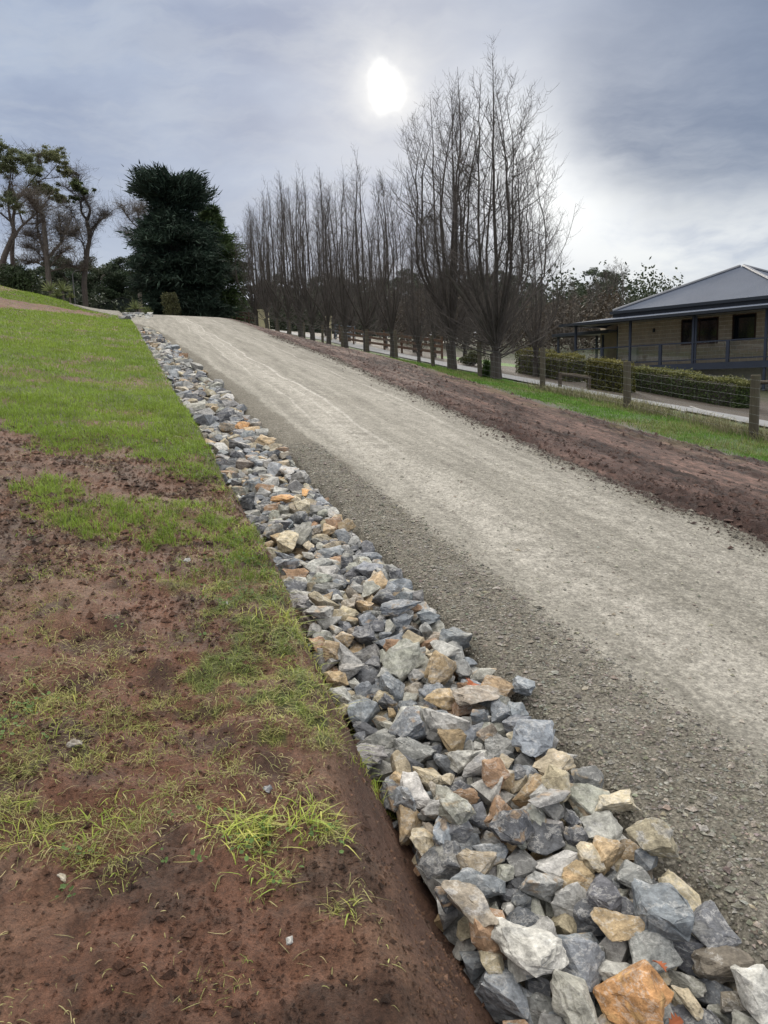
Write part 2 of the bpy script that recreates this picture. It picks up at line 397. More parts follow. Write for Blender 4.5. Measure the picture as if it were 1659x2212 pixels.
# rocks: per-rock colour, rust and lichen stain, pale veins
m, nt, b, _ = new_mat('broken_rock'); p = pos(nt)
tint = attr(nt, 'col'); n1 = noise(nt, p, 13.0, 6.0, 0.62); n2 = noise(nt, p, 34.0, 5.0, 0.65)
st = nd(nt, 'ShaderNodeVectorMath', _operation='MULTIPLY_ADD', i0=p, i1=(1, 1, 3.0), i2=(3.1, 7.7, 1.3)).outputs[0]
n3 = noise(nt, st, 10.0, 5.0, 0.6)
cc = mixc(nt, maprange(nt, n3, 0.53, 0.66, 0.0, 0.6), tint, attr(nt, 'stain'))
vein = math_n(nt, 'ABSOLUTE', math_n(nt, 'SUBTRACT', noise(nt, st, 5.0, 6.0, 0.7), 0.5))
cc = mixc(nt, maprange(nt, vein, 0.0, 0.03, 0.35, 0.0), cc, (0.50, 0.49, 0.47))
mul = math_n(nt, 'MULTIPLY', maprange(nt, n1, 0.28, 0.72, 0.68, 1.32, False), maprange(nt, n2, 0.3, 0.7, 0.62, 1.40, False))
mul = math_n(nt, 'MULTIPLY', mul, maprange(nt, noise(nt, p, 110.0, 3.0, 0.7), 0.3, 0.7, 0.8, 1.2, False))
cc = nd(nt, 'ShaderNodeVectorMath', _operation='SCALE', i0=cc, Scale=mul).outputs[0]
nt.links.new(cc, b.inputs['Base Color']); b.inputs['Roughness'].default_value = 0.7; b.inputs['Specular IOR Level'].default_value = 0.35
bp = bump(nt, n2, 0.65, 0.012); bp = bump(nt, noise(nt, p, 120.0, 4.0, 0.65), 0.45, 0.004, bp)
nt.links.new(bp, b.inputs['Normal']); M['rock'] = m
# leaf-like materials: per-vertex colour, light passes through
def leaf_mat(name, trans=0.35, rough=0.55, var=0.25):
    m, nt, b, out = new_mat(name)
    r = noise(nt, pos(nt), 3.0, 3.0)
    cc = nd(nt, 'ShaderNodeVectorMath', _operation='SCALE', i0=attr(nt, 'col'), Scale=maprange(nt, r, 0.3, 0.7, 1 - var, 1 + var, False)).outputs[0]
    nt.links.new(cc, b.inputs['Base Color']); b.inputs['Roughness'].default_value = rough; b.inputs['Specular IOR Level'].default_value = 0.25
    tr = nd(nt, 'ShaderNodeBsdfTranslucent', Color=cc)
    mx = nd(nt, 'ShaderNodeMixShader', i0=trans, i1=b.outputs[0], i2=tr.outputs[0])
    nt.links.new(mx.outputs[0], out.inputs[0]); return m
M['grass'] = leaf_mat('grass_blade', 0.4)
M['straw'] = leaf_mat('dry_grass', 0.25, 0.7)
M['leaf'] = leaf_mat('foliage_leaf', 0.25, 0.55)
M['needle'] = leaf_mat('conifer_needle', 0.12, 0.7)
M['dry_leaf'] = leaf_mat('dead_leaf', 0.2, 0.6)
# soil clods share the ground's crumbly look
M['clod'] = simple('soil_clod', (0.075, 0.036, 0.028), 0.85, 0.35, 22.0, 0.6, 90.0, 0.008)
M['stone_small'] = m2 = M['rock']
def bark(name, colr, var=0.35, streak=6.0):
    m, nt, b, _ = new_mat(name); p = pos(nt)
    v = nd(nt, 'ShaderNodeVectorMath', _operation='MULTIPLY', i0=p, i1=(1, 1, 0.16)).outputs[0]
    n = noise(nt, v, streak*2, 5.0, 0.65); n2 = noise(nt, p, 2.0, 3.0)
    c1 = ramp(nt, n, [(0.3, tuple(x*(1-var) for x in colr)), (0.7, tuple(x*(1+var) for x in colr))])
    c1 = mixc(nt, maprange(nt, n2, 0.52, 0.68, 0, 0.25), c1, (0.11, 0.115, 0.09))
    nt.links.new(c1, b.inputs['Base Color']); b.inputs['Roughness'].default_value = 0.9
    nt.links.new(bump(nt, n, 0.7, 0.03), b.inputs['Normal']); return m
M['bark'] = bark('pear_bark', (0.062, 0.053, 0.046)); M['twig'] = simple('pear_twig', (0.085, 0.074, 0.067), 0.85, 0.3, 1.5, 0)
M['bark_gum'] = bark('gum_bark', (0.095, 0.080, 0.070), 0.4); M['bark_pale'] = bark('pale_bare_bark', (0.15, 0.13, 0.11), 0.3)
M['twig_pale'] = simple('pale_twig', (0.125, 0.108, 0.092), 0.85, 0.3, 1.5, 0)
def timber(name, colr, var=0.3):
    m, nt, b, _ = new_mat(name); p = nd(nt, 'ShaderNodeTexCoord').outputs['Object']
    v = nd(nt, 'ShaderNodeVectorMath', _operation='MULTIPLY', i0=p, i1=(14, 14, 1.2)).outputs[0]
    n = noise(nt, v, 2.0, 5.0, 0.7); n2 = noise(nt, p, 3.0, 4.0)
    c1 = ramp(nt, n, [(0.28, tuple(x*(1-var) for x in colr)), (0.72, tuple(x*(1+var) for x in colr))])
    c1 = mixc(nt, maprange(nt, n2, 0.5, 0.72, 0, 0.5), c1, (0.10, 0.105, 0.06))
    nt.links.new(c1, b.inputs['Base Color']); b.inputs['Roughness'].default_value = 0.85
    nt.links.new(bump(nt, n, 0.5, 0.006), b.inputs['Normal']); return m
M['post'] = timber('weathered_pine_post', (0.082, 0.070, 0.050)); M['rail'] = timber('brown_timber_rail', (0.105, 0.060, 0.038))
M['log'] = timber('round_log', (0.070, 0.055, 0.040))
M['wire'] = simple('galvanised_wire', (0.24, 0.25, 0.25), 0.6, 0.15, 20, 0, metallic=0.4)
M['concrete'] = simple('broom_concrete', (0.20, 0.205, 0.215), 0.85, 0.13, 1.3, 0.3, 30.0, 0.004)
M['edging'] = simple('pale_concrete_edging', (0.26, 0.26, 0.25), 0.8, 0.15, 4.0, 0.2)
M['navy'] = simple('slate_blue_paint', (0.036, 0.045, 0.068), 0.42, 0.12, 3.0, 0, spec=0.5)
M['gutter'] = simple('dark_gutter', (0.022, 0.027, 0.036), 0.4, 0.1, 3.0, 0, spec=0.5)
M['mortar'] = simple('cream_mortar', (0.78, 0.72, 0.60), 0.9, 0.1, 12.0, 0.3)
M['block'] = simple('buff_concrete_block', (0.50, 0.405, 0.285), 0.9, 0.16, 3.0, 0.35, 90.0, 0.004)
M['frame'] = simple('cedar_window_frame', (0.055, 0.024, 0.016), 0.5, 0.2, 6.0, 0.1)
M['soffit'] = simple('veranda_lining', (0.45, 0.43, 0.40), 0.8, 0.1, 3, 0)
M['deck'] = simple('veranda_boards', (0.09, 0.08, 0.07), 0.8, 0.2, 3, 0.1)
M['meter'] = simple('cream_meter_box', (0.50, 0.47, 0.38), 0.5, 0.05, 3, 0)
m, nt, b, _ = new_mat('window_glass'); b.inputs['Base Color'].default_value = (0.008, 0.011, 0.016, 1); b.inputs['Roughness'].default_value = 0.06
b.inputs['Specular IOR Level'].default_value = 0.5; M['glass'] = m
m, nt, b, out = new_mat('clear_glass')
tb = nd(nt, 'ShaderNodeBsdfTransparent', Color=(0.93, 0.95, 0.95, 1)); gb_ = nd(nt, 'ShaderNodeBsdfGlossy', Color=(1, 1, 1, 1), Roughness=0.03)
nt.links.new(nd(nt, 'ShaderNodeMixShader', i0=0.05, i1=tb.outputs[0], i2=gb_.outputs[0]).outputs[0], out.inputs[0]); M['pane'] = m
# corrugated steel: ribs down the fall of the roof, object space
m, nt, b, _ = new_mat('corrugated_steel'); tcn = nd(nt, 'ShaderNodeTexCoord').outputs['Object']
sx = nd(nt, 'ShaderNodeSeparateXYZ', Vector=attr(nt, 'rib')).outputs[0]
wv_ = math_n(nt, 'SINE', math_n(nt, 'MULTIPLY', sx, 2*math.pi/0.095))
n = noise(nt, tcn, 0.8, 4.0)
setin(nt, b.inputs['Base Color'], ramp(nt, n, [(0.3, (0.056, 0.072, 0.108)), (0.7, (0.068, 0.086, 0.126))]))
b.inputs['Roughness'].default_value = 0.65; b.inputs['Specular IOR Level'].default_value = 0.25
nt.links.new(bump(nt, wv_, 0.6, 0.012), b.inputs['Normal']); M['roof'] = m
M['capping'] = simple('ridge_capping', (0.13, 0.14, 0.165), 0.4, 0.08, 2.0, 0, spec=0.5)
M['shed'] = simple('dark_green_shed', (0.030, 0.043, 0.036), 0.6, 0.15, 2.0, 0)
M['shed_roof'] = simple('dark_shed_roof', (0.055, 0.062, 0.062), 0.5, 0.15, 2.0, 0)
M['render'] = simple('cream_pillar', (0.46, 0.41, 0.26), 0.85, 0.15, 3.0, 0.2)
M['bluegate'] = simple('grey_blue_gate', (0.09, 0.12, 0.16), 0.5, 0.1, 3.0, 0)

# ------------------------------------------------------------------ ground
_b = [hit(*p_) for p_ in [(0, 905), (60, 940), (130, 985), (250, 1000), (330, 1030), (470, 1052)]]
_b = sorted(_b, key=lambda q: q[1]); LB_U = [q[1] for q in _b]; LB_S = [q[0] for q in _b]
def band(pts):
    h = sorted([hit(*p_, lo=8, hi=140) for p_ in pts], key=lambda q: q[1])
    return [q[1] for q in h], [q[0] for q in h]
B1 = band([(0, 666), (80, 671), (176, 682)]); B2 = band([(0, 646), (100, 662), (176, 674)])
B3 = band([(0, 632), (200, 660)])
print('bands', np.round(B1, 1).tolist(), np.round(B2, 1).tolist(), np.round(B3, 1).tolist())
# patches of grass on the torn-up bank: photo pixel box -> ground ellipse (x, y, rx, ry, density)
PX = [(330, 1125, 200, 48, 1.0), (115, 1062, 75, 30, .8), (480, 1150, 70, 30, .8), (60, 1330, 120, 60, .28), (240, 1410, 160, 60, .25), (580, 1265, 60, 60, .5),
      (610, 1340, 55, 45, 1.0), (640, 1440, 70, 60, .8), (690, 1530, 85, 50, .85), (740, 1600, 45, 40, .6), (420, 1520, 160, 70, .42),
      (140, 1520, 160, 60, .42), (100, 1600, 170, 70, .45), (330, 1590, 110, 50, .35), (590, 1560, 60, 45, .5), (470, 1275, 50, 22, .35),
      (800, 1680, 45, 50, .55), (40, 1780, 60, 60, .5), (200, 1800, 90, 60, .38), (330, 1730, 120, 50, .30), (535, 1790, 35, 60, .4),
      (630, 1770, 35, 25, .35), (705, 1785, 25, 40, .35), (585, 1900, 25, 30, .25), (745, 1965, 25, 20, .4), (500, 1640, 60, 40, .3), (260, 1880, 35, 35, .25),
      (480, 2130, 40, 60, .15), (300, 1250, 260, 40, .10), (730, 1480, 40, 80, .45), (555, 1200, 30, 30, .5)]
PATCH = []
for x, y, rx, ry, d in PX:
    c0 = hit(x, y); a0 = hit(x + rx, y); b0 = hit(x, y - ry); b1 = hit(x, min(y + ry, 2300))
    PATCH.append((c0[0], c0[1], abs(a0[1] - c0[1]) + 0.02, max(abs(b0[0] - b1[0])/2, 0.04), d))
def cover(s, u):
    """how much turf stands at (s,u) on the bank, 0..1"""
    s = np.asarray(s, float); u = np.asarray(u, float)
    w = s + 1.6*(fbm(s*0.9, u*0.9, 4, 3) - 0.5) + 0.9*(fbm(s*3, u*3, 3, 5) - .5)
    lb = np.interp(u, LB_U, LB_S)
    g = sstep(w - lb, -0.15, 0.55)
    n_ = fbm(s*2.2, u*2.2, 4, 9)
    g = g*(0.55 + 0.45*sstep(n_, 0.30, 0.52))
    bare = sstep(fbm(s*0.45 + 3, u*0.45, 3, 21), 0.66, 0.74)*0.22*sstep(s, 3, 9)
    g = g*(1 - bare)
    n2_ = fbm(s*7, u*7, 4, 13); n3_ = fbm(s*11, u*11, 3, 15)
    for ps, pu, ru, rs, d in PATCH:
        q = ((s - ps)/rs)**2 + ((u - pu)/ru)**2
        g = np.maximum(g, min(d*1.6, 1)*(.30 + .70*sstep(n3_, .42, .58))*sstep(1.7 - q + 2.6*(n2_ - 0.5), 0.25, 0.95))
    # torn soil bands near the brow
    for lo_, hi_ in ((B1, B2), ):
        a = np.interp(u, *lo_); b_ = np.interp(u, *hi_)
        inb = sstep(w, a - .5, a + .3)*(1 - sstep(w, b_ - .5, b_ + .5))*(1 - sstep(u, -2.0, -0.5))
        g = g*(1 - 0.93*inb)
    a = np.interp(u, *B3); g = g*(1 - 0.75*sstep(w, a - .5, a + 1.0)*(1 - sstep(u, -7, -3)))
    return g*(1 - sstep(u, uLip(s) - 0.03, uLip(s) + 0.10))
def torn(s, u): return 1 - sstep(s, 5.0, 8.5)
SOIL_A, SOIL_B, SOIL_C = np.array([0.152, 0.071, 0.043]), np.array([0.060, 0.033, 0.022]), np.array([0.185, 0.104, 0.066])
def soil_col(s, u):
    n = fbm(s*1.7, u*1.7, 4, 31)[..., None]; n2_ = fbm(s*6, u*6, 4, 37)[..., None]
    c_ = SOIL_A*(1 - sstep(n, .5, .7)) + SOIL_C*sstep(n, .5, .7)
    k = sstep(n2_, .50, .66)
    c_ = c_*(1 - .75*k) + SOIL_B*.75*k
    # greyer, drier soil further up the bank
    g = sstep(s, 2.6, 6.0)[..., None]
    return c_*(1 - .35*g) + np.array([0.105, 0.070, 0.048])*.35*g
def ground_col(s, u, cv):
    c_ = soil_col(s, u)
    turf = np.array([0.062, 0.092, 0.022])*(0.8 + 0.5*fbm(s*1.2, u*1.2, 3, 41)[..., None])
    k = (0.78*sstep(cv, .50, 1.0))[..., None]
    c_ = c_*(1 - k) + turf*k
    # bank face of the drain: plain wet clay
    f = (sstep(u, uLip(s) - .02, uLip(s) + .10))[..., None]
    clay = np.array([0.112, 0.060, 0.041])*(0.85 + .4*fbm(s*2, u*8, 3, 43)[..., None])
    c_ = c_*(1 - f) + clay*f
    gs = sstep(u - uRoadL(s), -.36, -.20)[..., None]; c_ = c_*(1 - gs) + np.array([0.125, 0.115, 0.095])*gs
    # beyond the verge: turf strip, then garden mulch, turf further off
    v = sstep(u - uVerge(s), -.1, .35)[..., None]
    n = fbm(s*.8, u*.8, 4, 47)[..., None]
    gr = np.array([0.060, 0.100, 0.026])*(1 - sstep(n, .55, .72)) + np.array([0.115, 0.105, 0.055])*sstep(n, .55, .72)
    mulch = np.array([0.056, 0.045, 0.036])*(.7 + .6*fbm(s*5, u*5, 3, 53)[..., None])
    kk = sstep(u + .8*(fbm(s*1.1, u*1.1, 3, 55) - .5), 13.0, 13.6)[..., None]*(1 - sstep(u, 19, 24)[..., None])
    fo = sstep(u, 17, 23)[..., None]; gr = gr*(1 - fo) + np.array([0.045, 0.052, 0.026])*fo
    rt = gr*(1 - kk) + mulch*kk
    for ls, lu, ra, rb in LAWN2:
        k3 = sstep(1.3 - ((s - ls)/ra)**2 - ((u - lu)/rb)**2, 0, .4)[..., None]; rt = rt*(1 - k3) + np.array([0.085, 0.17, 0.032])*k3
    c_ = c_*(1 - v) + rt*v
    vg = (sstep(u, 2.4, 3.0)*(1 - sstep(u - uVerge(s), -.4, 0.)))[..., None]; c_ = c_*(1 - vg) + np.array([0.070, 0.050, 0.041])*vg
    far = sstep(s, 95, 110)[..., None]
    return c_*(1 - far) + np.array([0.05, 0.065, 0.03])*far
LAWN2 = [(*hit(1010, 777, 6, 80, umin=12), 2.6, 1.4), (*hit(1085, 787, 6, 80, umin=12), 2.0, 1.2)]
def uVerge(s): return np.interp(s, [0, 8, 14, 18, 26, 34, 60, 80], [8.6, 8.55, 8.3, 8.5, 9.2, 9.75, 9.8, 9.6])
def grow(a, b, d0, k, ref=0.0):
    o = [a]
    while o[-1] < b: o.append(o[-1] + max(d0, k*abs(o[-1] - ref)))
    return np.array(o)
s_ax = np.concatenate([np.linspace(-14, 0.7, 24)[:-1], grow(0.7, 480, 0.014, 0.0115)])
u_ax = np.concatenate([-grow(2.6, 130, 0.05, 0.09, 1.9)[::-1], np.arange(-2.58, 1.16, 0.0175), np.arange(1.16, 2.2, .05), np.arange(2.2, 8.2, .30), np.arange(8.2, 12.0, .09), grow(12.0, 170, 0.12, .07, 11)])
Sg, Ug = np.meshgrid(s_ax, u_ax, indexing='ij')
Zg = ground(Sg, Ug); CV = cover(Sg, Ug)*(Ug < 1.2)
near = 1 - sstep(Sg, 5, 12)
bank = (1 - sstep(Ug, uLip(Sg) - .05, uLip(Sg) + .1))
rough = fbm(Sg*1.3, Ug*1.3, 3, 61) - .5
rough2 = fbm(Sg*7, Ug*7, 4, 67, .6) - .5
ridge = np.abs(fbm(Sg*3.1, Ug*3.1, 3, 71) - .5)
smoothen = sstep(fbm(Sg*.9 + 5, Ug*.9, 3, 73), .42, .6)
Zg = Zg + bank*(rough*0.10*sstep(Sg, 0, 3) + near*(rough2*(.075 - .045*smoothen) - ridge*.05*(1 - smoothen) + .030*(fbm(Sg*21, Ug*21, 2, 69) - .5)))
Zg = Zg + (1 - bank)*(Ug < 1.3)*near*((fbm(Sg*3, Ug*6, 3, 77) - .5)*.07 + (fbm(Sg*19, Ug*19, 3, 78, .65) - .5)*.045)
# torn soil band lumps near the brow
a, b_ = np.interp(Ug, *B1), np.interp(Ug, *B2)
inb = sstep(Sg, a - 1, a + .5)*(1 - sstep(Sg, b_ - .5, b_ + 1))*(Ug < -.5)
Zg = Zg + inb*(fbm(Sg*2, Ug*2, 3, 79) - .35)*.25
Zg = Zg + (Ug > 8.6)*(rough2*.04)*(1 - sstep(Sg, 40, 60))*(Ug < 12)
def bilerp(G, s, u):
    i = np.clip(np.searchsorted(s_ax, s) - 1, 0, len(s_ax) - 2); j = np.clip(np.searchsorted(u_ax, u) - 1, 0, len(u_ax) - 2)
    fs = (s - s_ax[i])/(s_ax[i+1] - s_ax[i]); fu = (u - u_ax[j])/(u_ax[j+1] - u_ax[j])
    return (G[i, j]*(1-fs)*(1-fu) + G[i+1, j]*fs*(1-fu) + G[i, j+1]*(1-fs)*fu + G[i+1, j+1]*fs*fu)
def gz(s, u): return bilerp(Zg, np.asarray(s, float), np.asarray(u, float))
def gpos(s, u, dz=0.0):
    x, y = XY(s, u); return np.array([x, y, float(gz(s, u)) + dz])
def grid_mesh(name, S, U, Z, mat, attrs, smooth=True):
    x, y = XY(S, U); ns, nu = S.shape
    idx = np.arange(ns*nu).reshape(ns, nu)
    q = np.stack([idx[:-1, :-1], idx[:-1, 1:], idx[1:, 1:], idx[1:, :-1]], -1).reshape(-1, 4)
    return mk(name, np.stack([x, y, Z], -1), q, None, mat, smooth=smooth, attrs={k: v.reshape(-1, *v.shape[2:]) for k, v in attrs.items()})
g = grid_mesh('ground', Sg, Ug, Zg, M['ground'], {'col': ground_col(Sg, Ug, CV)})
tag(g, 'red-brown soil bank and green lawn rising beside the gravel road', 'ground', kind='structure')
# ------------------------------------------------------------------ gravel road
s_r = np.concatenate([np.linspace(-10, 0.8, 20)[:-1], grow(0.8, 112, 0.035, 0.010)])
w_r = np.linspace(0, 1, 84)
Sr, Wr = np.meshgrid(s_r, w_r, indexing='ij')
uL, uR = uRoadL(Sr) - 0.28, uRoadR(Sr) + 0.45
Ur = uL + (uR - uL)*Wr
eL = (Ur - (uRoadL(Sr) + .02 + .10*(fbm(Sr*2.1, Sr*0, 3, 83) - .5))); eR = (uRoadR(Sr) + .30*(fbm(Sr*1.2, Sr*0 + 4, 4, 85) - .5)) - Ur
lift = 0.0 + 0.045*sstep(eL, -.10, .22) + 0.0*eR
crown = 0.03*np.sin(np.pi*np.clip((Ur - uRoadL(Sr))/(uRoadR(Sr) - uRoadL(Sr)), 0, 1))
Zr = plane(Sr, Ur) + EYE - 0.05 + lift + crown - 0.10*sstep(-eR, -.12, .30) - .35*sstep(-eL, .0, .26)
Zr += 0.014*(fbm(Sr*1.1, Ur*1.1, 3, 87) - .5) + (0.03*(fbm(Sr*9, Ur*9, 3, 89) - .5))*np.maximum(1 - sstep(eL, .25, .8), 1 - sstep(eR, .0, .35))
leftside = np.where(Sr > 40, ground(Sr, Ur) + .03, -9)
Zr = np.where(Sr > 40, np.maximum(Zr, np.where(eL > -.15, leftside, -9)), Zr)
wid = np.interp(Sr, [0, 2, 4, 8, 20, 60], [.60, .58, .52, .40, .25, .15])
shoulder = np.maximum(1 - sstep(eL, wid*.75, wid*1.5), 0.75*(1 - sstep(eR, .05, .45)))
road = grid_mesh('gravel_road', Sr, Ur, Zr, M['gravel'], {'su': np.stack([Sr, Ur, Sr*0], -1), 'shoulder': shoulder})
tag(road, 'pale crushed gravel driveway running up the hill', 'road', kind='structure')
# ------------------------------------------------------------------ churned soil verge right of the road
s_v = np.concatenate([np.linspace(-8, 2.5, 12)[:-1], grow(2.5, 86, 0.04, 0.0092)])
w_v = np.linspace(0, 1, 170)
Sv, Wv = np.meshgrid(s_v, w_v, indexing='ij')
Uv = (uRoadR(Sv) - .25) + (uVerge(Sv) + .35 - uRoadR(Sv) + .25)*Wv
eL2 = Uv - uRoadR(Sv); eR2 = uVerge(Sv) + .25*(fbm(Sv*1.5, Sv*0, 3, 91) - .5) - Uv
lump = fbm(Sv*2.2, Uv*3.5, 4, 93, .6)
tracks = sstep(fbm(Sv*.35, Uv*2.4, 3, 95), .40, .60)       # wheel and blade marks run along the verge
berm = np.exp(-((eL2 - .42)/.34)**2)
lump2 = fbm(Sv*5, Uv*9, 3, 99, .6); lump3 = fbm(Sv*13, Uv*17, 3, 98, .65)
Zv = ground(Sv, Uv) + .035 + (lump - .5)*(.03*tracks + .02) + (lump2 - .5)*(.060*tracks + .02) + (lump3 - .5)*(.065*tracks + .02) + .030*berm*(.4 + 1.0*fbm(Sv*1.4, Sv*0 + 2, 3, 97)) + .04*berm*(lump2 - .4)
Zv -= .10*(1 - sstep(eL2 + .18*(lump2 - .5), -.10, .35)) + .20*(1 - sstep(eR2, -.05, .30))
n = fbm(Sv*.5, Uv*2.2, 3, 101)[..., None]; tr_ = tracks[..., None]
vc = np.array([0.118, 0.070, 0.055])*(1 - tr_) + np.array([0.054, 0.030, 0.024])*tr_
l2 = sstep(lump2, .45, .65)[..., None]; vc = vc*(1 - .60*l2*(.35 + .65*tr_)); l3 = lump3[..., None]; vc = vc*(.55 + .9*sstep(l3, .3, .7)); vc = vc*(.75 + .5*sstep(fbm(Sv*.6, Uv*14, 2, 96), .35, .65)[..., None])
vc = vc*(1 - .5*sstep(lump[..., None], .5, .7)) + np.array([0.050, 0.027, 0.022])*.5*sstep(lump[..., None], .5, .7)
vc = vc*(1 - .6*berm[..., None]) + np.array([0.060, 0.030, 0.024])*.6*berm[..., None]
yl = (sstep(eR2, 1.2, .2)*.4*sstep(fbm(Sv*2, Uv*2, 3, 103), .4, .6))[..., None]
vc = vc*(1 - yl) + np.array([0.16, 0.13, 0.055])*yl
verge = grid_mesh('soil_verge', Sv, Uv, Zv, M['ground'], {'col': vc})
tag(verge, 'churned purple-brown soil strip between the gravel road and the wire fence', 'soil', kind='structure')

# ------------------------------------------------------------------ rock-lined drain
def rock_shape(seed, detail, rounds=3):
    """angular broken rock in the unit box: hull of points pushed onto a rounded block, chipped"""
    r = np.random.default_rng(seed); bm = bmesh.new()
    n = int(r.integers(11, 17)); P = r.normal(size=(n, 3)); P /= np.abs(P).max(1, keepdims=True)**0.72*np.linalg.norm(P, axis=1, keepdims=True)**0.28
    P *= r.uniform(.82, 1.0, (n, 1))
    for p_ in P: bm.verts.new(p_)
    bmesh.ops.convex_hull(bm, input=bm.verts)
    loose = [v for v in bm.verts if not v.link_faces]
    if loose: bmesh.ops.delete(bm, geom=loose, context='VERTS')
    if detail:
        bmesh.ops.bevel(bm, geom=list(bm.edges), offset=.045, segments=1, affect='EDGES', profile=.5)
        bmesh.ops.triangulate(bm, faces=list(bm.faces))
        for k in range(rounds):
            L = (.62, .46, .36)[k]
            ed = [e for e in bm.edges if e.calc_length() > L]
            if ed: bmesh.ops.subdivide_edges(bm, edges=ed, cuts=1, use_grid_fill=False)
            bmesh.ops.triangulate(bm, faces=list(bm.faces))
    bm.verts.ensure_lookup_table()
    v = np.array([x.co[:] for x in bm.verts]); f = np.array([[x.index for x in fc.verts] for fc in bm.faces if len(fc.verts) == 3], np.int32)
    if not detail:
        bmesh.ops.triangulate(bm, faces=list(bm.faces)); bm.verts.ensure_lookup_table()
        f = np.array([[x.index for x in fc.verts] for fc in bm.faces], np.int32)
    bm.free()
    v = v - (v.max(0) + v.min(0))/2; v /= (v.max(0) - v.min(0))/2
    if detail:
        q = v*2.3 + seed*3.7
        d = (vnoise(q[:, 0] + q[:, 2]*.7, q[:, 1] - q[:, 2]*.6, seed) - .5)*.26 + (vnoise(q[:, 0]*2.7 - q[:, 2]*1.9, q[:, 1]*2.7 + q[:, 2]*2.1, seed + 5) - .5)*.17
        v = v*(1 + d[:, None])
    return v, f
HI = [rock_shape(100 + i, True) for i in range(44)]
MID = [rock_shape(200 + i, True, 1) for i in range(30)]
LO = [rock_shape(300 + i, False) for i in range(24)]
PAL = [('blue-grey', (0.20, 0.218, 0.24)), ('slate grey', (0.105, 0.110, 0.122)), ('mid-grey', (0.215, 0.215, 0.210)), ('pale grey', (0.375, 0.370, 0.350)),
       ('greenish grey', (0.285, 0.285, 0.250)), ('buff', (0.365, 0.315, 0.225)), ('tan', (0.340, 0.255, 0.155)), ('rusty brown', (0.29, 0.185, 0.115)), ('orange', (0.44, 0.245, 0.105)), ('brown-grey', (0.215, 0.185, 0.150))]
PW = np.array([.19, .16, .20, .13, .10, .10, .065, .020, .004, .06]); PW /= PW.sum()
STAINS = [(0.40, 0.30, 0.18), (0.30, 0.30, 0.29), (0.38, 0.26, 0.15), (0.20, 0.21, 0.23), (0.38, 0.37, 0.33)]
DS, DU = 0.018, 0.018
gs0, gs1, gu0, gu1 = 0.2, 46.0, -1.2, 2.6
Hs = np.arange(gs0, gs1, DS); Hu = np.arange(gu0, gu1, DU)
HM = ground(Hs[:, None], Hu[None, :]).astype(np.float64)
rdz = plane(Hs[:, None], Hu[None, :]) + EYE - .02
HM = np.where(Hu[None, :] > uRoadL(Hs)[:, None] + .0, np.maximum(HM, rdz), HM)
ROCKS = []
def try_place(s, u, a, b_, h, yaw, sink=.16):
    R0 = max(a, b_); i0, i1 = int((s - R0 - gs0)/DS), int((s + R0 - gs0)/DS) + 2; j0, j1 = int((u - R0 - gu0)/DU), int((u + R0 - gu0)/DU) + 2
    if i0 < 0 or j0 < 0 or i1 >= len(Hs) or j1 >= len(Hu): return None
    ds = Hs[i0:i1, None] - s; du = Hu[None, j0:j1] - u
    x = (ds*math.cos(yaw) + du*math.sin(yaw))/a; y = (-ds*math.sin(yaw) + du*math.cos(yaw))/b_
    r2 = x*x + y*y; k = r2 < .88
    if k.sum() < 3: return None
    pr = np.sqrt(np.maximum(1 - r2**1.6, 0))*h
    sub = HM[i0:i1, j0:j1]
    top = np.sort((sub + pr)[k])                          # rests on the highest few supports
    zc = top[int(len(top)*(1 - sink)) - 1]
    return zc, (i0, i1, j0, j1, k, pr)
def commit(s, u, zc, win, a, b_, h, yaw, kind, **kw):
    i0, i1, j0, j1, k, pr = win
    sub = HM[i0:i1, j0:j1]; sub[k] = np.maximum(sub[k], (zc + pr*.92)[k])
    ROCKS.append(dict(s=s, u=u, z=zc, a=a, b=b_, h=h, yaw=yaw, kind=kind, **kw))
def mound(s, u):
    """target height of the rock fill over the drain's section"""
    rl, rr = uRockL(s), uRoadL(s); w = (u - rl)/(rr - rl)
    return plane(s, u) + EYE - .17 + .10*w + .03*math.sin(3*s)
def drop(n, s_lo, s_hi, size, cand, spread=(.02, .88)):
    for _ in range(n):
        sz = size*float(np.clip(rng.lognormal(0, .30), .5, 1.9))
        a, b_, h = sz*rng.uniform(.85, 1.25), sz*rng.uniform(.6, .9), sz*rng.uniform(.5, .82); yaw = rng.uniform(0, 3.14)
        best = None
        for _c in range(cand):
            s = rng.uniform(s_lo, s_hi); w = rng.uniform(*spread); u = uRockL(s) + (uRoadL(s) - uRockL(s))*w
            p_ = try_place(s, u, a, b_, h, yaw)
            if p_ is None: continue
            e = p_[0] - mound(s, u)
            if best is None or e < best[0]: best = (e, s, u, p_)
        if best is None or best[0] > h*.95 + .035: continue
        commit(best[1], best[2], best[3][0], best[3][1], a, b_, h, yaw, 'any')
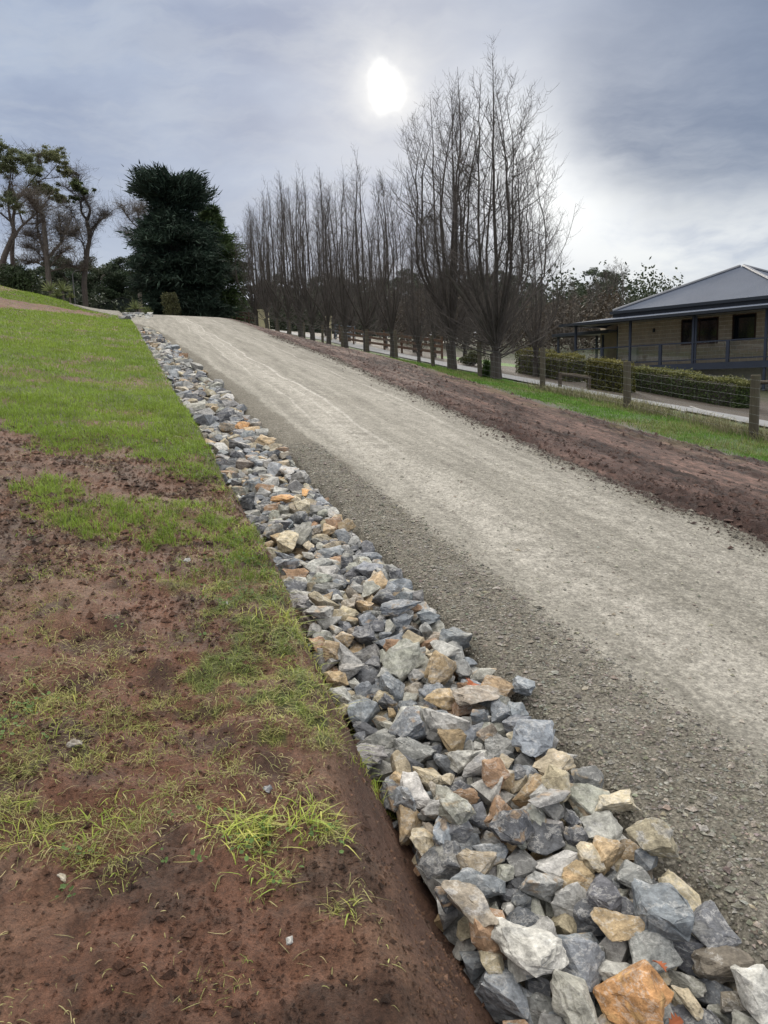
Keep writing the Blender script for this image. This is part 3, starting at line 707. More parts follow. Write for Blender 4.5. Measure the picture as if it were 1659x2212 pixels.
# distinctive rocks of the photograph: pixel, width, height in pixels, colour, shape height, words
LAND = [(1372, 2140, 112, 118, 8, .55, 'large rusty-orange slab rock', 'big orange slab'), (1255, 2135, 88, 92, 4, .7, 'square pale cream-grey block rock', 'square pale block'),
        (1437, 2005, 118, 120, 0, .7, 'largest blue-grey rock with chipped faces', 'largest blue-grey rock'), (1538, 2015, 98, 90, 1, .6, 'dark slate rock half buried in the gravel edge', 'dark half-buried rock'),
        (1135, 2035, 92, 130, 3, .5, 'long pale grey wedge-shaped rock', 'long pale wedge'), (1412, 1855, 72, 96, 5, .8, 'upright buff block rock against the gravel edge', 'upright buff block'),
        (1170, 1620, 128, 72, 0, .5, 'long flat-topped blue-grey rock with tan underside', 'long flat-topped rock'), (1197, 1676, 106, 54, 5, .5, 'long cream rock lying just under the flat-topped one', 'long cream rock'),
        (1112, 1805, 88, 82, 1, .8, 'dark blue-grey blunt rock in mid drain', 'dark blunt rock'), (1025, 1950, 66, 116, 9, .6, 'tall tan-stained rock standing against the clay bank', 'tall rock at the clay bank'),
        (1332, 2012, 78, 84, 6, .45, 'golden-tan pointed wedge rock', 'golden wedge'), (1640, 2165, 80, 100, 3, .8, 'pale grey block cut by the right edge of the photo', 'pale corner block'),
        (1036, 1515, 112, 64, 9, .35, 'flat brown slab rock at the gravel edge', 'flat brown slab'), (802, 1604, 66, 68, 2, .45, 'smooth grey slab tilted against the bank lip', 'tilted grey slab'),
        (866, 1335, 98, 42, 0, .5, 'long blue-grey rock lying across the drain', 'long blue-grey rock'), (692, 1334, 64, 42, 3, .6, 'pale cream-topped rock beside the clay bank', 'cream-topped rock'),
        (712, 1402, 42, 42, 6, .7, 'small tan rock beside the clay bank', 'small tan rock'), (955, 1410, 52, 84, 3, .5, 'pale pointed slab standing at the gravel edge', 'pale pointed slab'),
        (612, 1084, 44, 36, 8, .4, 'flat orange rock far up the drain', 'far orange rock'), (1255, 2062, 84, 72, 0, .7, 'rounded blue-grey rock above the pale block', 'rounded blue rock'),
        (1400, 2062, 96, 82, 2, .6, 'broad grey rock right above the orange slab', 'broad grey rock'), (1305, 1955, 64, 66, 1, .7, 'squat slate rock above the golden wedge', 'squat slate rock'),
        (1000, 1725, 58, 50, 7, .7, 'reddish-brown stained rock near the bank', 'reddish rock'), (1065, 1700, 60, 56, 7, .7, 'rust-mottled round rock in mid drain', 'mottled round rock'),
        (1330, 1760, 78, 52, 5, .5, 'broad cream rock at the gravel edge', 'broad cream rock'), (1190, 1762, 96, 40, 2, .45, 'long thin grey slab in mid drain', 'thin grey slab'),
        (990, 1770, 56, 62, 4, .8, 'pale greenish angular block rock near the bank', 'pale green block'), (1130, 1500, 40, 58, 0, .8, 'small blue pointed rock near the brown slab', 'blue pointed rock')]
drop(640, .55, 5.2, .055, 10); drop(900, 3.2, 9.5, .060, 10); drop(1700, 9, 36.5, .085, 9)
drop(420, .55, 4.2, .046, 16); drop(520, 3.2, 9.5, .052, 14); drop(1100, 9, 36.5, .078, 8)
for x, y, wpx, hpx, ci, hr, lab, short in LAND:
    fn = lambda s, u: plane(s, u) - .05
    s, u = hit(x, y + hpx*.1, .9, 60, fn); X, Y_ = XY(s, u); dist = math.sqrt(X*X + Y_*Y_ + 3.2)
    wm, hm = wpx/F*dist/2*.92, hpx/F*dist/2*1.02
    a, b_ = (wm, hm); yaw = math.pi/2 - TH                  # first axis across the picture
    p_ = try_place(s, u, a, b_, min(wm, hm)*hr*1.1, yaw, .30)
    if p_ is None: continue
    zc = min(p_[0], mound(s, u) + min(wm, hm)*.35 + .10)
    commit(s, u, zc, p_[1], a, b_, min(wm, hm)*hr*1.1, yaw, 'land', ci=ci, label=lab, short=short)
print('rocks', len(ROCKS))
def rock_arrays(rk, shapes):
    v, f = shapes[rk['shape'] % len(shapes)]
    sgn = rk['flip']; v = v*np.array([sgn[0], sgn[1], 1.0]); 
    if sgn[0]*sgn[1] < 0: f = f[:, ::-1]
    v = v*np.array([rk['a'], rk['b'], rk['h']])*1.06
    # tip it a little
    tx, ty = rk['tilt']; v = np.c_[v[:, 0], v[:, 1]*math.cos(tx) - v[:, 2]*math.sin(tx), v[:, 1]*math.sin(tx) + v[:, 2]*math.cos(tx)]
    v = np.c_[v[:, 0]*math.cos(ty) + v[:, 2]*math.sin(ty), v[:, 1], -v[:, 0]*math.sin(ty) + v[:, 2]*math.cos(ty)]
    ca, sa = math.cos(rk['yaw']), math.sin(rk['yaw'])
    ss, uu = v[:, 0]*ca - v[:, 1]*sa, v[:, 0]*sa + v[:, 1]*ca
    x, y = XY(ss, uu); return np.c_[x, y, v[:, 2] + .12*ss], f
for i, rk in enumerate(ROCKS):
    rk['shape'] = int(rng.integers(0, 1000)); rk['flip'] = (int(rng.choice([-1, 1])), int(rng.choice([-1, 1])))
    rk['tilt'] = (rng.normal()*.16, rng.normal()*.16) if rk['kind'] == 'any' else (rng.normal()*.05 + .05, rng.normal()*.05)
    rk['ci'] = rk.get('ci', int(rng.choice(len(PAL), p=PW)))
    rk['col'] = np.clip(np.array(PAL[rk['ci']][1])*rng.uniform(.72, 1.25)*rng.normal(1, .010, 3), .03, .8)
    sti = int(rng.choice(len(STAINS))); rk['stain'] = (np.array(STAINS[sti]) if rng.random() < .55 else rk['col']*rng.uniform(.7, 1.3)) if rk['ci'] != 8 else np.array((.50, .33, .15))
    X, Y_ = XY(rk['s'], rk['u']); rk['xyz'] = np.array([X, Y_, rk['z']]); rk['px'] = project(rk['xyz'])
    rk['dist'] = np.linalg.norm(rk['xyz'] - [0, 0, EYE]); rk['app'] = max(rk['a'], rk['b'])/rk['dist']
    j = min(max(int((rk['s'] - gs0)/DS), 0), len(Hs) - 1), min(max(int((rk['u'] - gu0)/DU), 0), len(Hu) - 1)
    rk['vis'] = HM[j] - rk['z'] < rk['h']*.95 and -60 < rk['px'][0] < 1720 and rk['px'][1] < 2270
vis = sorted([r_ for r_ in ROCKS if r_['vis']], key=lambda r_: (r_['kind'] != 'land', -r_['app']))
single = vis[:300]; ids = set(id(r_) for r_ in single); lands = [r_ for r_ in single if r_['kind'] == 'land']
ORD = ['', 'second ', 'third ', 'fourth ', 'fifth ', 'sixth ', 'seventh ', 'eighth ', 'ninth ', 'tenth ', 'eleventh ', 'twelfth ']
seen = {}
for rk in sorted(single, key=lambda r_: min(math.dist(r_['px'], l['px']) for l in lands)):
    if rk['kind'] == 'land': lab = rk['label'] + ' in the drain'
    else:
        l = min(lands, key=lambda l: math.dist(rk['px'], l['px'])); dx, dy = rk['px'][0] - l['px'][0], rk['px'][1] - l['px'][1]
        w = ('right of' if dx > 0 else 'left of') if abs(dx) > abs(dy) else ('below' if dy > 0 else 'above')
        size = 'large' if rk['app'] > .030 else 'small' if rk['app'] < .021 else 'medium'
        form = 'elongated' if rk['a']/rk['b'] > 1.75 else 'flat' if rk['h']/rk['a'] < .47 else 'blocky'
        key = f"{size} {PAL[rk['ci']][0]} {form} rock"
        k = seen.get((key, w, l['short']), 0); seen[(key, w, l['short'])] = k + 1
        lab = f"{ORD[min(k, 11)]}{key} {w} the {l['short']}"
    v, f = rock_arrays(rk, HI)
    o = mk('drain_rock', v, None, f, M['rock'], attrs={'col': np.tile(rk['col'], (len(v), 1)), 'stain': np.tile(rk['stain'], (len(v), 1))})
    o.location = tuple(rk['xyz']); tag(o, lab, 'rock', 'broken rocks lining the drain')
rest = [r_ for r_ in ROCKS if id(r_) not in ids]
parts, cols, sts = [], [], []
for rk in rest:
    v, f = rock_arrays(rk, MID if rk['s'] < 8.0 and rk['vis'] else LO)
    parts.append((v + rk['xyz'], None, f)); cols.append(np.tile(rk['col'], (len(v), 1))); sts.append(np.tile(rk['stain'], (len(v), 1)))
v, q, t = merge(parts)
o = mk('drain_rocks', v, None, t, M['rock'], attrs={'col': np.vstack(cols), 'stain': np.vstack(sts)})
tag(o, 'band of broken grey and tan rocks running up the drain beyond the nearest ones', 'rocks', kind='stuff')

# ------------------------------------------------------------------ loose gravel on the road shoulder, clods on the verge, crumbs on the bank
OCT_V = np.array([[1, 0, 0], [-1, 0, 0], [0, 1, 0], [0, -1, 0], [0, 0, 1], [0, 0, -1]], float)
OCT_F = np.array([[0, 2, 4], [2, 1, 4], [1, 3, 4], [3, 0, 4], [2, 0, 5], [1, 2, 5], [3, 1, 5], [0, 3, 5]])
ico = bmesh.new(); bmesh.ops.create_icosphere(ico, subdivisions=1, radius=1.0)
ICO_V = np.array([v.co[:] for v in ico.verts]); ICO_F = np.array([[v.index for v in f.verts] for f in ico.faces]); ico.free()
PYR_V = OCT_V[:5]; PYR_F = OCT_F[:4]
def pebbles(P, size, flat=.6, base=(OCT_V, OCT_F), jit=.35):
    n = len(P); V0, F0 = base; k = len(V0)
    V = V0[None]*(1 + rng.uniform(-jit, jit, (n, k, 1))) + rng.normal(0, .10, (n, k, 3))
    V = V*np.stack([size*rng.uniform(.8, 1.3, n), size*rng.uniform(.6, 1.0, n), size*flat*rng.uniform(.6, 1.2, n)], -1)[:, None, :]
    a = rng.uniform(0, 6.28, n)[:, None]; x = V[..., 0]*np.cos(a) - V[..., 1]*np.sin(a); y = V[..., 0]*np.sin(a) + V[..., 1]*np.cos(a)
    V = np.stack([x, y, V[..., 2]], -1) + P[:, None, :]
    return V.reshape(-1, 3), (F0[None] + (np.arange(n)*k)[:, None, None]).reshape(-1, 3)
def per(cols, k): return np.repeat(cols, k, axis=0)
def road_z(s, u):
    i = np.clip(np.searchsorted(s_r, s) - 1, 0, len(s_r) - 2); fs = (s - s_r[i])/(s_r[i+1] - s_r[i])
    ul, ur = uRoadL(s) - .28, uRoadR(s) + .45; w = np.clip((u - ul)/(ur - ul), 0, 1)*(len(w_r) - 1); j = np.minimum(w.astype(int), len(w_r) - 2); fw = w - j
    return (Zr[i, j]*(1-fs)*(1-fw) + Zr[i+1, j]*fs*(1-fw) + Zr[i, j+1]*(1-fs)*fw + Zr[i+1, j+1]*fs*fw)
n = 36000
s = 1.0 + 9.0*rng.random(n)**1.9; wd = np.interp(s, [0, 2, 4, 8, 20], [.85, .8, .65, .5, .3])
u = uRoadL(s) + .02 + np.where(rng.random(n) < .8, wd*rng.random(n)**1.25 - .10*rng.random(n), 3.2*rng.random(n)**1.3)
size = np.clip(rng.lognormal(-5.15, .50, n), .003, .024)
x, y = XY(s, u); P = np.c_[x, y, np.maximum(road_z(s, u), gz(s, u)) + size*.2]
v, f = pebbles(P, size, .6, (PYR_V, PYR_F))
c_ = np.array([0.165, 0.152, 0.125])*rng.uniform(.55, 1.6, (n, 1))*rng.normal(1, .05, (n, 3))*np.where(u > uRoadL(s) + wd, 1.6, 1.0)[:, None]
size = size*1.0
o = mk('loose_gravel', v, None, f, M['rock'], attrs={'col': per(c_, 5), 'stain': per(c_*.9, 5)})
tag(o, 'loose dark gravel strewn along the road edge beside the drain', 'gravel', kind='stuff')
n = 40000
s = 2.5 + 60*rng.random(n)**1.7; w = rng.random(n)
u = np.where(rng.random(n) < .42, uRoadR(s) + .30 + rng.normal(0, .28, n), uRoadR(s) + .1 + (uVerge(s) - uRoadR(s))*w)
keep = (rng.random(n) < .25 + .9*sstep(fbm(s*.35, u*2.4, 3, 95), .40, .60)); s, u = s[keep], u[keep]; n = len(s)
wv2 = np.clip((u - (uRoadR(s) - .25))/(uVerge(s) + .35 - uRoadR(s) + .25), 0, 1)*(len(w_v) - 1)
i = np.clip(np.searchsorted(s_v, s) - 1, 0, len(s_v) - 2); j = np.minimum(wv2.astype(int), len(w_v) - 2)
size = np.clip(rng.lognormal(-4.35, .5, n), .006, .05)
x, y = XY(s, u); P = np.c_[x, y, Zv[i, j] + size*.25]
v, f = pebbles(P, size, .8, (PYR_V, PYR_F), .4)
c_ = np.array([0.070, 0.040, 0.031])*rng.uniform(.4, 1.7, (n, 1)); o = mk('soil_clods', v, None, f, M['ground'], smooth=False, attrs={'col': per(c_, 5)}); tag(o, 'dark broken clods of soil scattered over the churned verge', 'soil clods', kind='stuff')
n = 50000
s = .9 + 8*rng.random(n)**1.5; u = -.28*s - .5 + (uRockL(s) + .28*s + .5)*rng.random(n)
keep = rng.random(n) < .30 + 1.2*sstep(fbm(s*2.4, u*2.4, 3, 111), .48, .66); s, u = s[keep], u[keep]; n = len(s)
size = np.clip(rng.lognormal(-5.6, .55, n), .002, .016)*np.interp(s, [1, 2.5, 6], [1, 1.2, 2.4])
x, y = XY(s, u); P = np.c_[x, y, gz(s, u) + size*.2]
v, f = pebbles(P, size, .8, (PYR_V, PYR_F), .4)
c_ = soil_col(s, u)*rng.uniform(.45, 1.35, (n, 1))
o = mk('soil_crumbs', v, None, f, M['ground'], attrs={'col': per(c_, 5)}); tag(o, 'small dark crumbs of soil lying on the bare bank', 'soil crumbs', kind='stuff')
# stray stones on the bank
for k, (px_, py_, w_, ci, lab) in enumerate([(625, 2030, 24, 3, 'small white stone lying on bare soil near the camera'), (137, 1893, 26, 5, 'flat buff stone lying on the soil at lower left'), (577, 1696, 28, 1, 'dark grey stone sunk in the soil beside grass tufts'),
        (404, 1217, 22, 3, 'pale stone lying on dark soil below the lawn patch'), (160, 1608, 34, 9, 'brown flat stone at the edge of the sparse grass'), (488, 1310, 14, 3, 'tiny pale stone in the torn soil')]):
    s, u = hit(px_, py_); p_ = gpos(s, u); dist = np.linalg.norm(p_ - [0, 0, EYE]); h = w_/F*dist/2*.75
    rk = dict(shape=7*k + 3, flip=(1, 1), a=h*1.1, b=h*.8, h=h*.5, tilt=(0, 0), yaw=1.2 + k)
    v, f = rock_arrays(rk, HI); c_ = np.array(PAL[ci][1])*.8
    o = mk('stray_stone', v, None, f, M['rock'], attrs={'col': np.tile(c_, (len(v), 1)), 'stain': np.tile(c_*.8, (len(v), 1))}); o.location = (p_[0], p_[1], p_[2] + h*.25)
    tag(o, lab, 'stone', 'stray stones on the bank')

# ------------------------------------------------------------------ grass
def blades(P, H, W, lean, az, col, seg=2, droop=.35):
    """P (N,3) roots; lean = sideways reach / height; az = direction; per-blade colour"""
    n = len(P); d = np.c_[np.cos(az), np.sin(az), np.zeros(n)]; sd = np.c_[-np.sin(az + rng.normal(0, .6, n)), np.cos(az), np.zeros(n)]
    up = np.array([0, 0, 1.0])
    rows = []
    ts = np.linspace(0, 1, seg + 1)
    for t_ in ts[:-1]:
        c_ = P + up*(H*(t_ - droop*t_*t_*lean))[:, None] + d*(H*lean*t_*t_)[:, None]
        w_ = (W*.5*(1 - .55*t_))[:, None]
        rows += [c_ - sd*w_, c_ + sd*w_]
    rows.append(P + up*(H*(1 - droop*lean))[:, None] + d*(H*lean)[:, None])
    k = len(rows); V = np.stack(rows, 1).reshape(-1, 3); o = (np.arange(n)*k)[:, None]
    q = np.concatenate([o + np.array([[2*i_, 2*i_ + 1, 2*i_ + 3, 2*i_ + 2]]) for i_ in range(seg - 1)]) if seg > 1 else None
    t = o + np.array([[2*seg - 2, 2*seg - 1, 2*seg]])
    return V, q, t, np.repeat(col, k, axis=0)
def grass_obj(name, P, H, W, lean, az, col, seg, mat, label, droop=.35):
    v, q, t, c_ = blades(P, H, W, lean, az, col, seg, droop)
    return tag(mk(name, v, q, t, mat, attrs={'col': c_}), label, 'grass', kind='stuff')
# lawn up the bank
N = 400000
s = 4.2*np.exp(rng.random(N)*math.log(62/4.2)); umax = uLip(s) + .05
vis_left = -.30*s - .8
u = vis_left + (umax - vis_left)*rng.random(N)
cv = bilerp(CV, s, u); k = rng.random(N) < cv*np.clip(.35 + s/26, 0, 1)*(uRoadL(s) - .35 > u); s, u, cv = s[k], u[k], cv[k]; n = len(s)
x, y = XY(s, u); P = np.c_[x, y, gz(s, u) - .004]
H = np.clip(rng.lognormal(-3.0, .35, n), .02, .11)*np.interp(s, [4, 10, 60], [.85, 1.0, 1.35])*(.6 + .8*fbm(s*1.4, u*1.4, 3, 121))*(.7 + .5*cv)
W = np.interp(s, [4, 10, 25, 60], [.0042, .008, .020, .05])
hue = fbm(s*.7, u*.7, 3, 123)[:, None]; yel = rng.random((n, 1))**2
c_ = np.array([0.165, 0.27, 0.036])*(1 - hue) + np.array([0.25, 0.345, 0.050])*hue
c_ = c_*(1 - .45*yel) + np.array([0.20, 0.215, 0.065])*.45*yel
c_ *= rng.uniform(.7, 1.25, (n, 1))
nr = s < 11; ln, az = rng.uniform(.2, 1.0, n), rng.uniform(0, 6.28, n)
va = blades(P[nr], H[nr], W[nr], ln[nr], az[nr], c_[nr], 2); fr_ = ~nr & (rng.random(n) < .8)
vb = blades(P[fr_], H[fr_], W[fr_], ln[fr_], az[fr_], c_[fr_], 1)
v, q, t = merge([va[:3], vb[:3]])
tag(mk('lawn_grass', v, q, t, M['grass'], attrs={'col': np.vstack([va[3], vb[3]])}), 'short green lawn grass covering the upper bank left of the drain', 'grass', kind='stuff')
print('lawn blades', n)
# sparse tufts on the torn soil
NT = 62000
s = .8 + 6.5*rng.random(NT)**1.35; u = -.28*s - .5 + (uLip(s) + .10 + .28*s + .5)*rng.random(NT)
cv = bilerp(CV, s, u); k = rng.random(NT) < np.minimum(cv*1.1, 1)*(1 - .85*sstep(s, 5.5, 7.5)); s, u, cv = s[k], u[k], cv[k]
nb = rng.integers(2, 7, len(s)); S2 = np.repeat(s, nb); U2 = np.repeat(u, nb); C2 = np.repeat(cv, nb); n = len(S2)
S2 = S2 + rng.normal(0, .014, n); U2 = U2 + rng.normal(0, .014, n)
x, y = XY(S2, U2); P = np.c_[x, y, gz(S2, U2) - .004]
strong = np.repeat(rng.random(len(s)), nb)
H = np.clip(rng.lognormal(-3.6, .45, n), .008, .09)*(.6 + .6*C2)
yel = np.clip(strong*.8 + .25 + rng.normal(0, .15, n), 0, 1)[:, None]; deep = sstep(C2, .75, .95)[:, None]
c_ = np.array([0.165, 0.225, 0.038])*(1 - yel) + np.array([0.42, 0.385, 0.15])*yel
c_ = c_*(1 - .4*deep) + np.array([0.11, 0.21, 0.038])*.4*deep
c_ *= rng.uniform(.75, 1.25, (n, 1))
grass_obj('sparse_grass', P, H, rng.uniform(.0018, .0040, n), rng.uniform(.5, 1.7, n), rng.uniform(0, 6.28, n), c_, 2, M['grass'], 'sparse yellow-green grass tufts growing in the torn soil', .45)
print('tuft blades', n)
# the two lush yellow-green tussocks in the foreground soil, long floppy blades
PB, HB, AB, CB, WB = [], [], [], [], []
for px_, py_, n_, hgt, spr in [(525, 1800, 120, .11, .05), (560, 1770, 70, .10, .045), (640, 1775, 80, .10, .045), (705, 1780, 70, .10, .05), (585, 1905, 26, .07, .03), (545, 1850, 50, .08, .04),
        (30, 1790, 60, .09, .05), (195, 1800, 60, .08, .05), (230, 1850, 40, .06, .04), (610, 1335, 170, .12, .08), (650, 1370, 120, .11, .07), (800, 1690, 130, .11, .06), (830, 1735, 70, .11, .04), (700, 1545, 110, .08, .07), (660, 1450, 110, .08, .07), (745, 1970, 26, .05, .02), *[(lx, ly, 75, .085, .045) for lx, ly in ((478, 1052), (520, 1130), (548, 1190), (575, 1240), (618, 1300), (655, 1395), (690, 1440), (715, 1500), (742, 1555), (772, 1620), (800, 1668), (842, 1742))], (275, 1745, 40, .08, .05), (120, 1560, 60, .07, .07), (470, 1275, 60, .07, .05)]:
    s, u = hit(px_, py_); n_ = int(n_*.6); ss = s + rng.normal(0, spr, n_); uu = u + rng.normal(0, spr, n_); x, y = XY(ss, uu)
    PB.append(np.c_[x, y, gz(ss, uu) - .005]); HB.append(hgt*.72*rng.uniform(.4, 1.25, n_)); AB.append(rng.uniform(0, 6.28, n_)); WB.append(rng.uniform(.003, .0062, n_))
    yl = rng.random((n_, 1))**1.3; CB.append((np.array([0.24, 0.34, 0.045])*(1 - yl) + np.array([0.50, 0.49, 0.13])*yl)*rng.uniform(.8, 1.2, (n_, 1)))
P = np.vstack(PB); n = len(P)
grass_obj('grass_tussocks', P, np.concatenate(HB), np.concatenate(WB), rng.uniform(.5, 1.9, n), np.concatenate(AB), np.vstack(CB), 4, M['grass'], 'long floppy yellow-green grass tussocks in the near soil', .45)
# dry clippings and dead stems lying flat
n = 44000
s = .8 + 7.0*rng.random(n)**1.1; u = -.28*s - .5 + (uLip(s) - .02 + .28*s + .5)*rng.random(n)
cl_ = sstep(fbm(s*3.2, u*3.2, 4, 131), .45, .62); k = rng.random(n) < (.06 + .94*cl_)*np.interp(s, [0, 1.6, 2.6, 7], [.5, .6, 1, 1]); s, u = s[k], u[k]; n = len(s)
L = np.clip(rng.lognormal(-3.95, .65, n), .006, .10); a = rng.uniform(0, 6.28, n); bend = rng.standard_t(2.2, n)*.28
W = rng.uniform(.0009, .0030, n)
pts = []
cs, cu, ang = s.copy(), u.copy(), a.copy()
for i_ in range(4):
    pts.append((cs.copy(), cu.copy(), ang.copy())); cs = cs + np.cos(ang)*L/3; cu = cu + np.sin(ang)*L/3; ang = ang + bend/3
rows = []
lift_ = rng.uniform(.001, .010, n)
for i_, (c1, c2, an) in enumerate(pts):
    z = gz(c1, c2) + .003 + lift_*(.2 + .8*math.sin(i_*1.05)); w_ = W*(.55 if i_ in (0, 3) else 1)/2
    for sg in (-1, 1):
        x, y = XY(c1 - np.sin(an)*w_*sg, c2 + np.cos(an)*w_*sg); rows.append(np.c_[x, y, z])
V = np.stack(rows, 1).reshape(-1, 3); o_ = (np.arange(n)*8)[:, None]
q = np.concatenate([o_ + np.array([[2*i_, 2*i_ + 1, 2*i_ + 3, 2*i_ + 2]]) for i_ in range(3)])
t_ = rng.random((n, 1)); c_ = (np.array([0.40, 0.34, 0.18])*t_ + np.array([0.30, 0.31, 0.11])*(1 - t_))*rng.uniform(.6, 1.25, (n, 1))
tag(mk('grass_clippings', V, q, None, M['straw'], attrs={'col': np.repeat(c_, 8, axis=0)}), 'pale dry grass clippings and stems scattered on the soil', 'grass clippings', kind='stuff')
# clover-like weeds: little round leaves
n = 9000
s = 1.9 + 6*rng.random(n)**1.2; u = -.28*s - .4 + (uLip(s) + .05 + .28*s + .4)*rng.random(n)
cv = bilerp(CV, s, u); wd = sstep(fbm(s*1.6 + 9, u*1.6, 3, 141), .54, .68)
k = rng.random(n) < wd*(.02 + .6*cv); s, u = s[k], u[k]; n = len(s)
nl = 4; S2 = np.repeat(s, nl) + rng.normal(0, .014, n*nl); U2 = np.repeat(u, nl) + rng.normal(0, .014, n*nl); m_ = n*nl
x, y = XY(S2, U2); Cn = np.c_[x, y, gz(S2, U2) + rng.uniform(.006, .035, m_)]
r_ = rng.uniform(.004, .0085, m_); a = rng.uniform(0, 6.28, m_); ring = np.linspace(0, 2*np.pi, 6)[:-1]
tilt = rng.normal(0, .35, (m_, 2))
V = np.stack([Cn + np.c_[r_*np.cos(a + q_), r_*np.sin(a + q_), r_*(tilt[:, 0]*math.cos(q_) + tilt[:, 1]*math.sin(q_))] for q_ in ring] + [Cn - [0, 0, .003]], 1)
t = ((np.arange(m_)*6)[:, None, None] + np.array([[i_, (i_ + 1) % 5, 5] for i_ in range(5)])[None]).reshape(-1, 3)
c_ = np.array([0.125, 0.20, 0.065])*rng.uniform(.7, 1.4, (m_, 1))
tag(mk('clover_weeds', V.reshape(-1, 3), None, t, M['grass'], attrs={'col': np.repeat(c_, 6, axis=0)}), 'small round-leaved weeds among the grass on the bank', 'weeds', kind='stuff')
# turf strip below the wire fence, with rank pale grass round the posts
N = 110000
s = 7.5*np.exp(rng.random(N)*math.log(62/7.5)); u = uVerge(s) - .25 + (uf(s) + .9 - uVerge(s) + .25)*rng.random(N)
d = fbm(s*1.5, u*1.5, 4, 151); k = (rng.random(N) < sstep(u - uVerge(s), -.25, .25)*(.35 + .75*sstep(d, .35, .55))); s, u = s[k], u[k]; n = len(s)
x, y = XY(s, u); P = np.c_[x, y, gz(s, u) - .005]
H = np.clip(rng.lognormal(-2.85, .35, n), .02, .16)*(.7 + .6*fbm(s*2, u*2, 3, 153)); W = np.interp(s, [7, 15, 30, 62], [.011, .017, .03, .05])
yel = (sstep(fbm(s*.9, u*.9, 3, 157), .48, .62)*rng.random(n))[:, None]
c_ = (np.array([0.12, 0.235, 0.036])*(1 - yel) + np.array([0.24, 0.215, 0.10])*yel)*rng.uniform(.7, 1.25, (n, 1))
grass_obj('fence_strip_grass', P, H, W, rng.uniform(.2, 1.0, n), rng.uniform(0, 6.28, n), c_, 1, M['grass'], 'green grass strip between the churned soil and the wire fence')
n = 11000; s = 2.2 + 32*rng.random(n)**1.6; u = uRoadR(s) + rng.normal(.02, .20, n); size = np.clip(rng.lognormal(-4.6, .5, n), .005, .04)*np.interp(s, [2, 34], [.8, 1.6])
x, y = XY(s, u); P = np.c_[x, y, np.maximum(road_z(s, u), gz(s, u)) + size*.2]; v, f = pebbles(P, size, .7, (PYR_V, PYR_F)); dk = (rng.random((n, 1)) < .55)
c_ = np.where(dk, np.array([0.066, 0.041, 0.033]), np.array([0.20, 0.185, 0.155]))*rng.uniform(.5, 1.4, (n, 1))
tag(mk('edge_rubble', v, None, f, M['ground'], attrs={'col': per(c_, 5)}), 'stones and soil crumbs mixed along the right edge of the gravel road', 'rubble', kind='stuff')
n = 9000
s = 8 + 11*rng.random(n); u = uf(s) + rng.normal(.25, .35, n); k = (u > 9.9) & (rng.random(n) < .25 + .75*sstep(fbm(s*1.2, u*1.2, 3, 161), .45, .6)); s, u = s[k], u[k]; n = len(s)
x, y = XY(s, u); P = np.c_[x, y, gz(s, u) - .005]; t_ = rng.random((n, 1))
c_ = (np.array([0.27, 0.235, 0.15])*t_ + np.array([0.15, 0.165, 0.07])*(1 - t_))*rng.uniform(.6, 1.2, (n, 1))
grass_obj('rank_grass', P, rng.uniform(.10, .36, n), np.full(n, .011), rng.uniform(.2, 1.1, n), rng.uniform(0, 6.28, n), c_, 3, M['straw'], 'tall pale rank grass round the nearest fence posts')

# ------------------------------------------------------------------ wire fence with timber posts
fence = empty('wire_fence', gpos(FS[0], uf(FS[0])))
FO = np.array(fence.location)
tag(fence, 'post and wire fence with weathered timber posts running uphill beside the soil', 'fence')
tops = []
for k in range(len(FS)):
    p_ = gpos(FS[k], uf(FS[k])); h = FH[k]*1.03 if k < 6 else 1.12
    lean = np.array([rng.normal(0, .02), rng.normal(0, .02), 0]); r0 = (.085 if k < 2 else .075)
    mb = MB(); P = np.array([p_ - [0, 0, .25], p_ + lean*.5 + [0, 0, h*.5], p_ + lean + [0, 0, h - .012], p_ + lean + [0, 0, h]]) - FO
    mb.tube(P, [r0, r0*.98, r0*.95, r0*.86], 10); mb.build('post', M['post'], fence, smooth=False); tops.append((p_, lean, h))
for j, hh in enumerate([.14, .30, .45, .60, .75, .90, 1.04]):
    P = []
    for k in range(len(tops)):
        p_, lean, h = tops[k]; P.append(p_ + lean*hh/h + [0, 0, hh*h/1.12] - FO + np.array([-.09, -.03, 0]))
        if k < len(tops) - 1:
            p2 = tops[k+1][0] + [0, 0, hh*tops[k+1][2]/1.12] - FO + np.array([-.09, -.03, 0]); P.append((P[-1] + p2)/2 - [0, 0, .012 + .01*rng.random()])
    e0 = P[0] + (P[0] - P[2])*1.0; P = [e0] + P
    mb = MB(); mb.tube(np.array(P), .0015, 4, False); mb.build('wire', M['wire'], fence)
# upright stay wires of the mesh
ss = np.arange(FS[0] - 3.5, 48, .33); P = []
for s_ in ss:
    a = gpos(s_, uf(s_)) - FO + np.array([-.09, -.03, .14]); P.append([a, a + [rng.normal(0, .02), rng.normal(0, .02), .80]])
v, q = tubes(np.array(P), np.full((len(P), 2), .0010), 3)
o = mk('stay_wires', v, q, None, M['wire'], fence); o['kind'] = 'stuff'
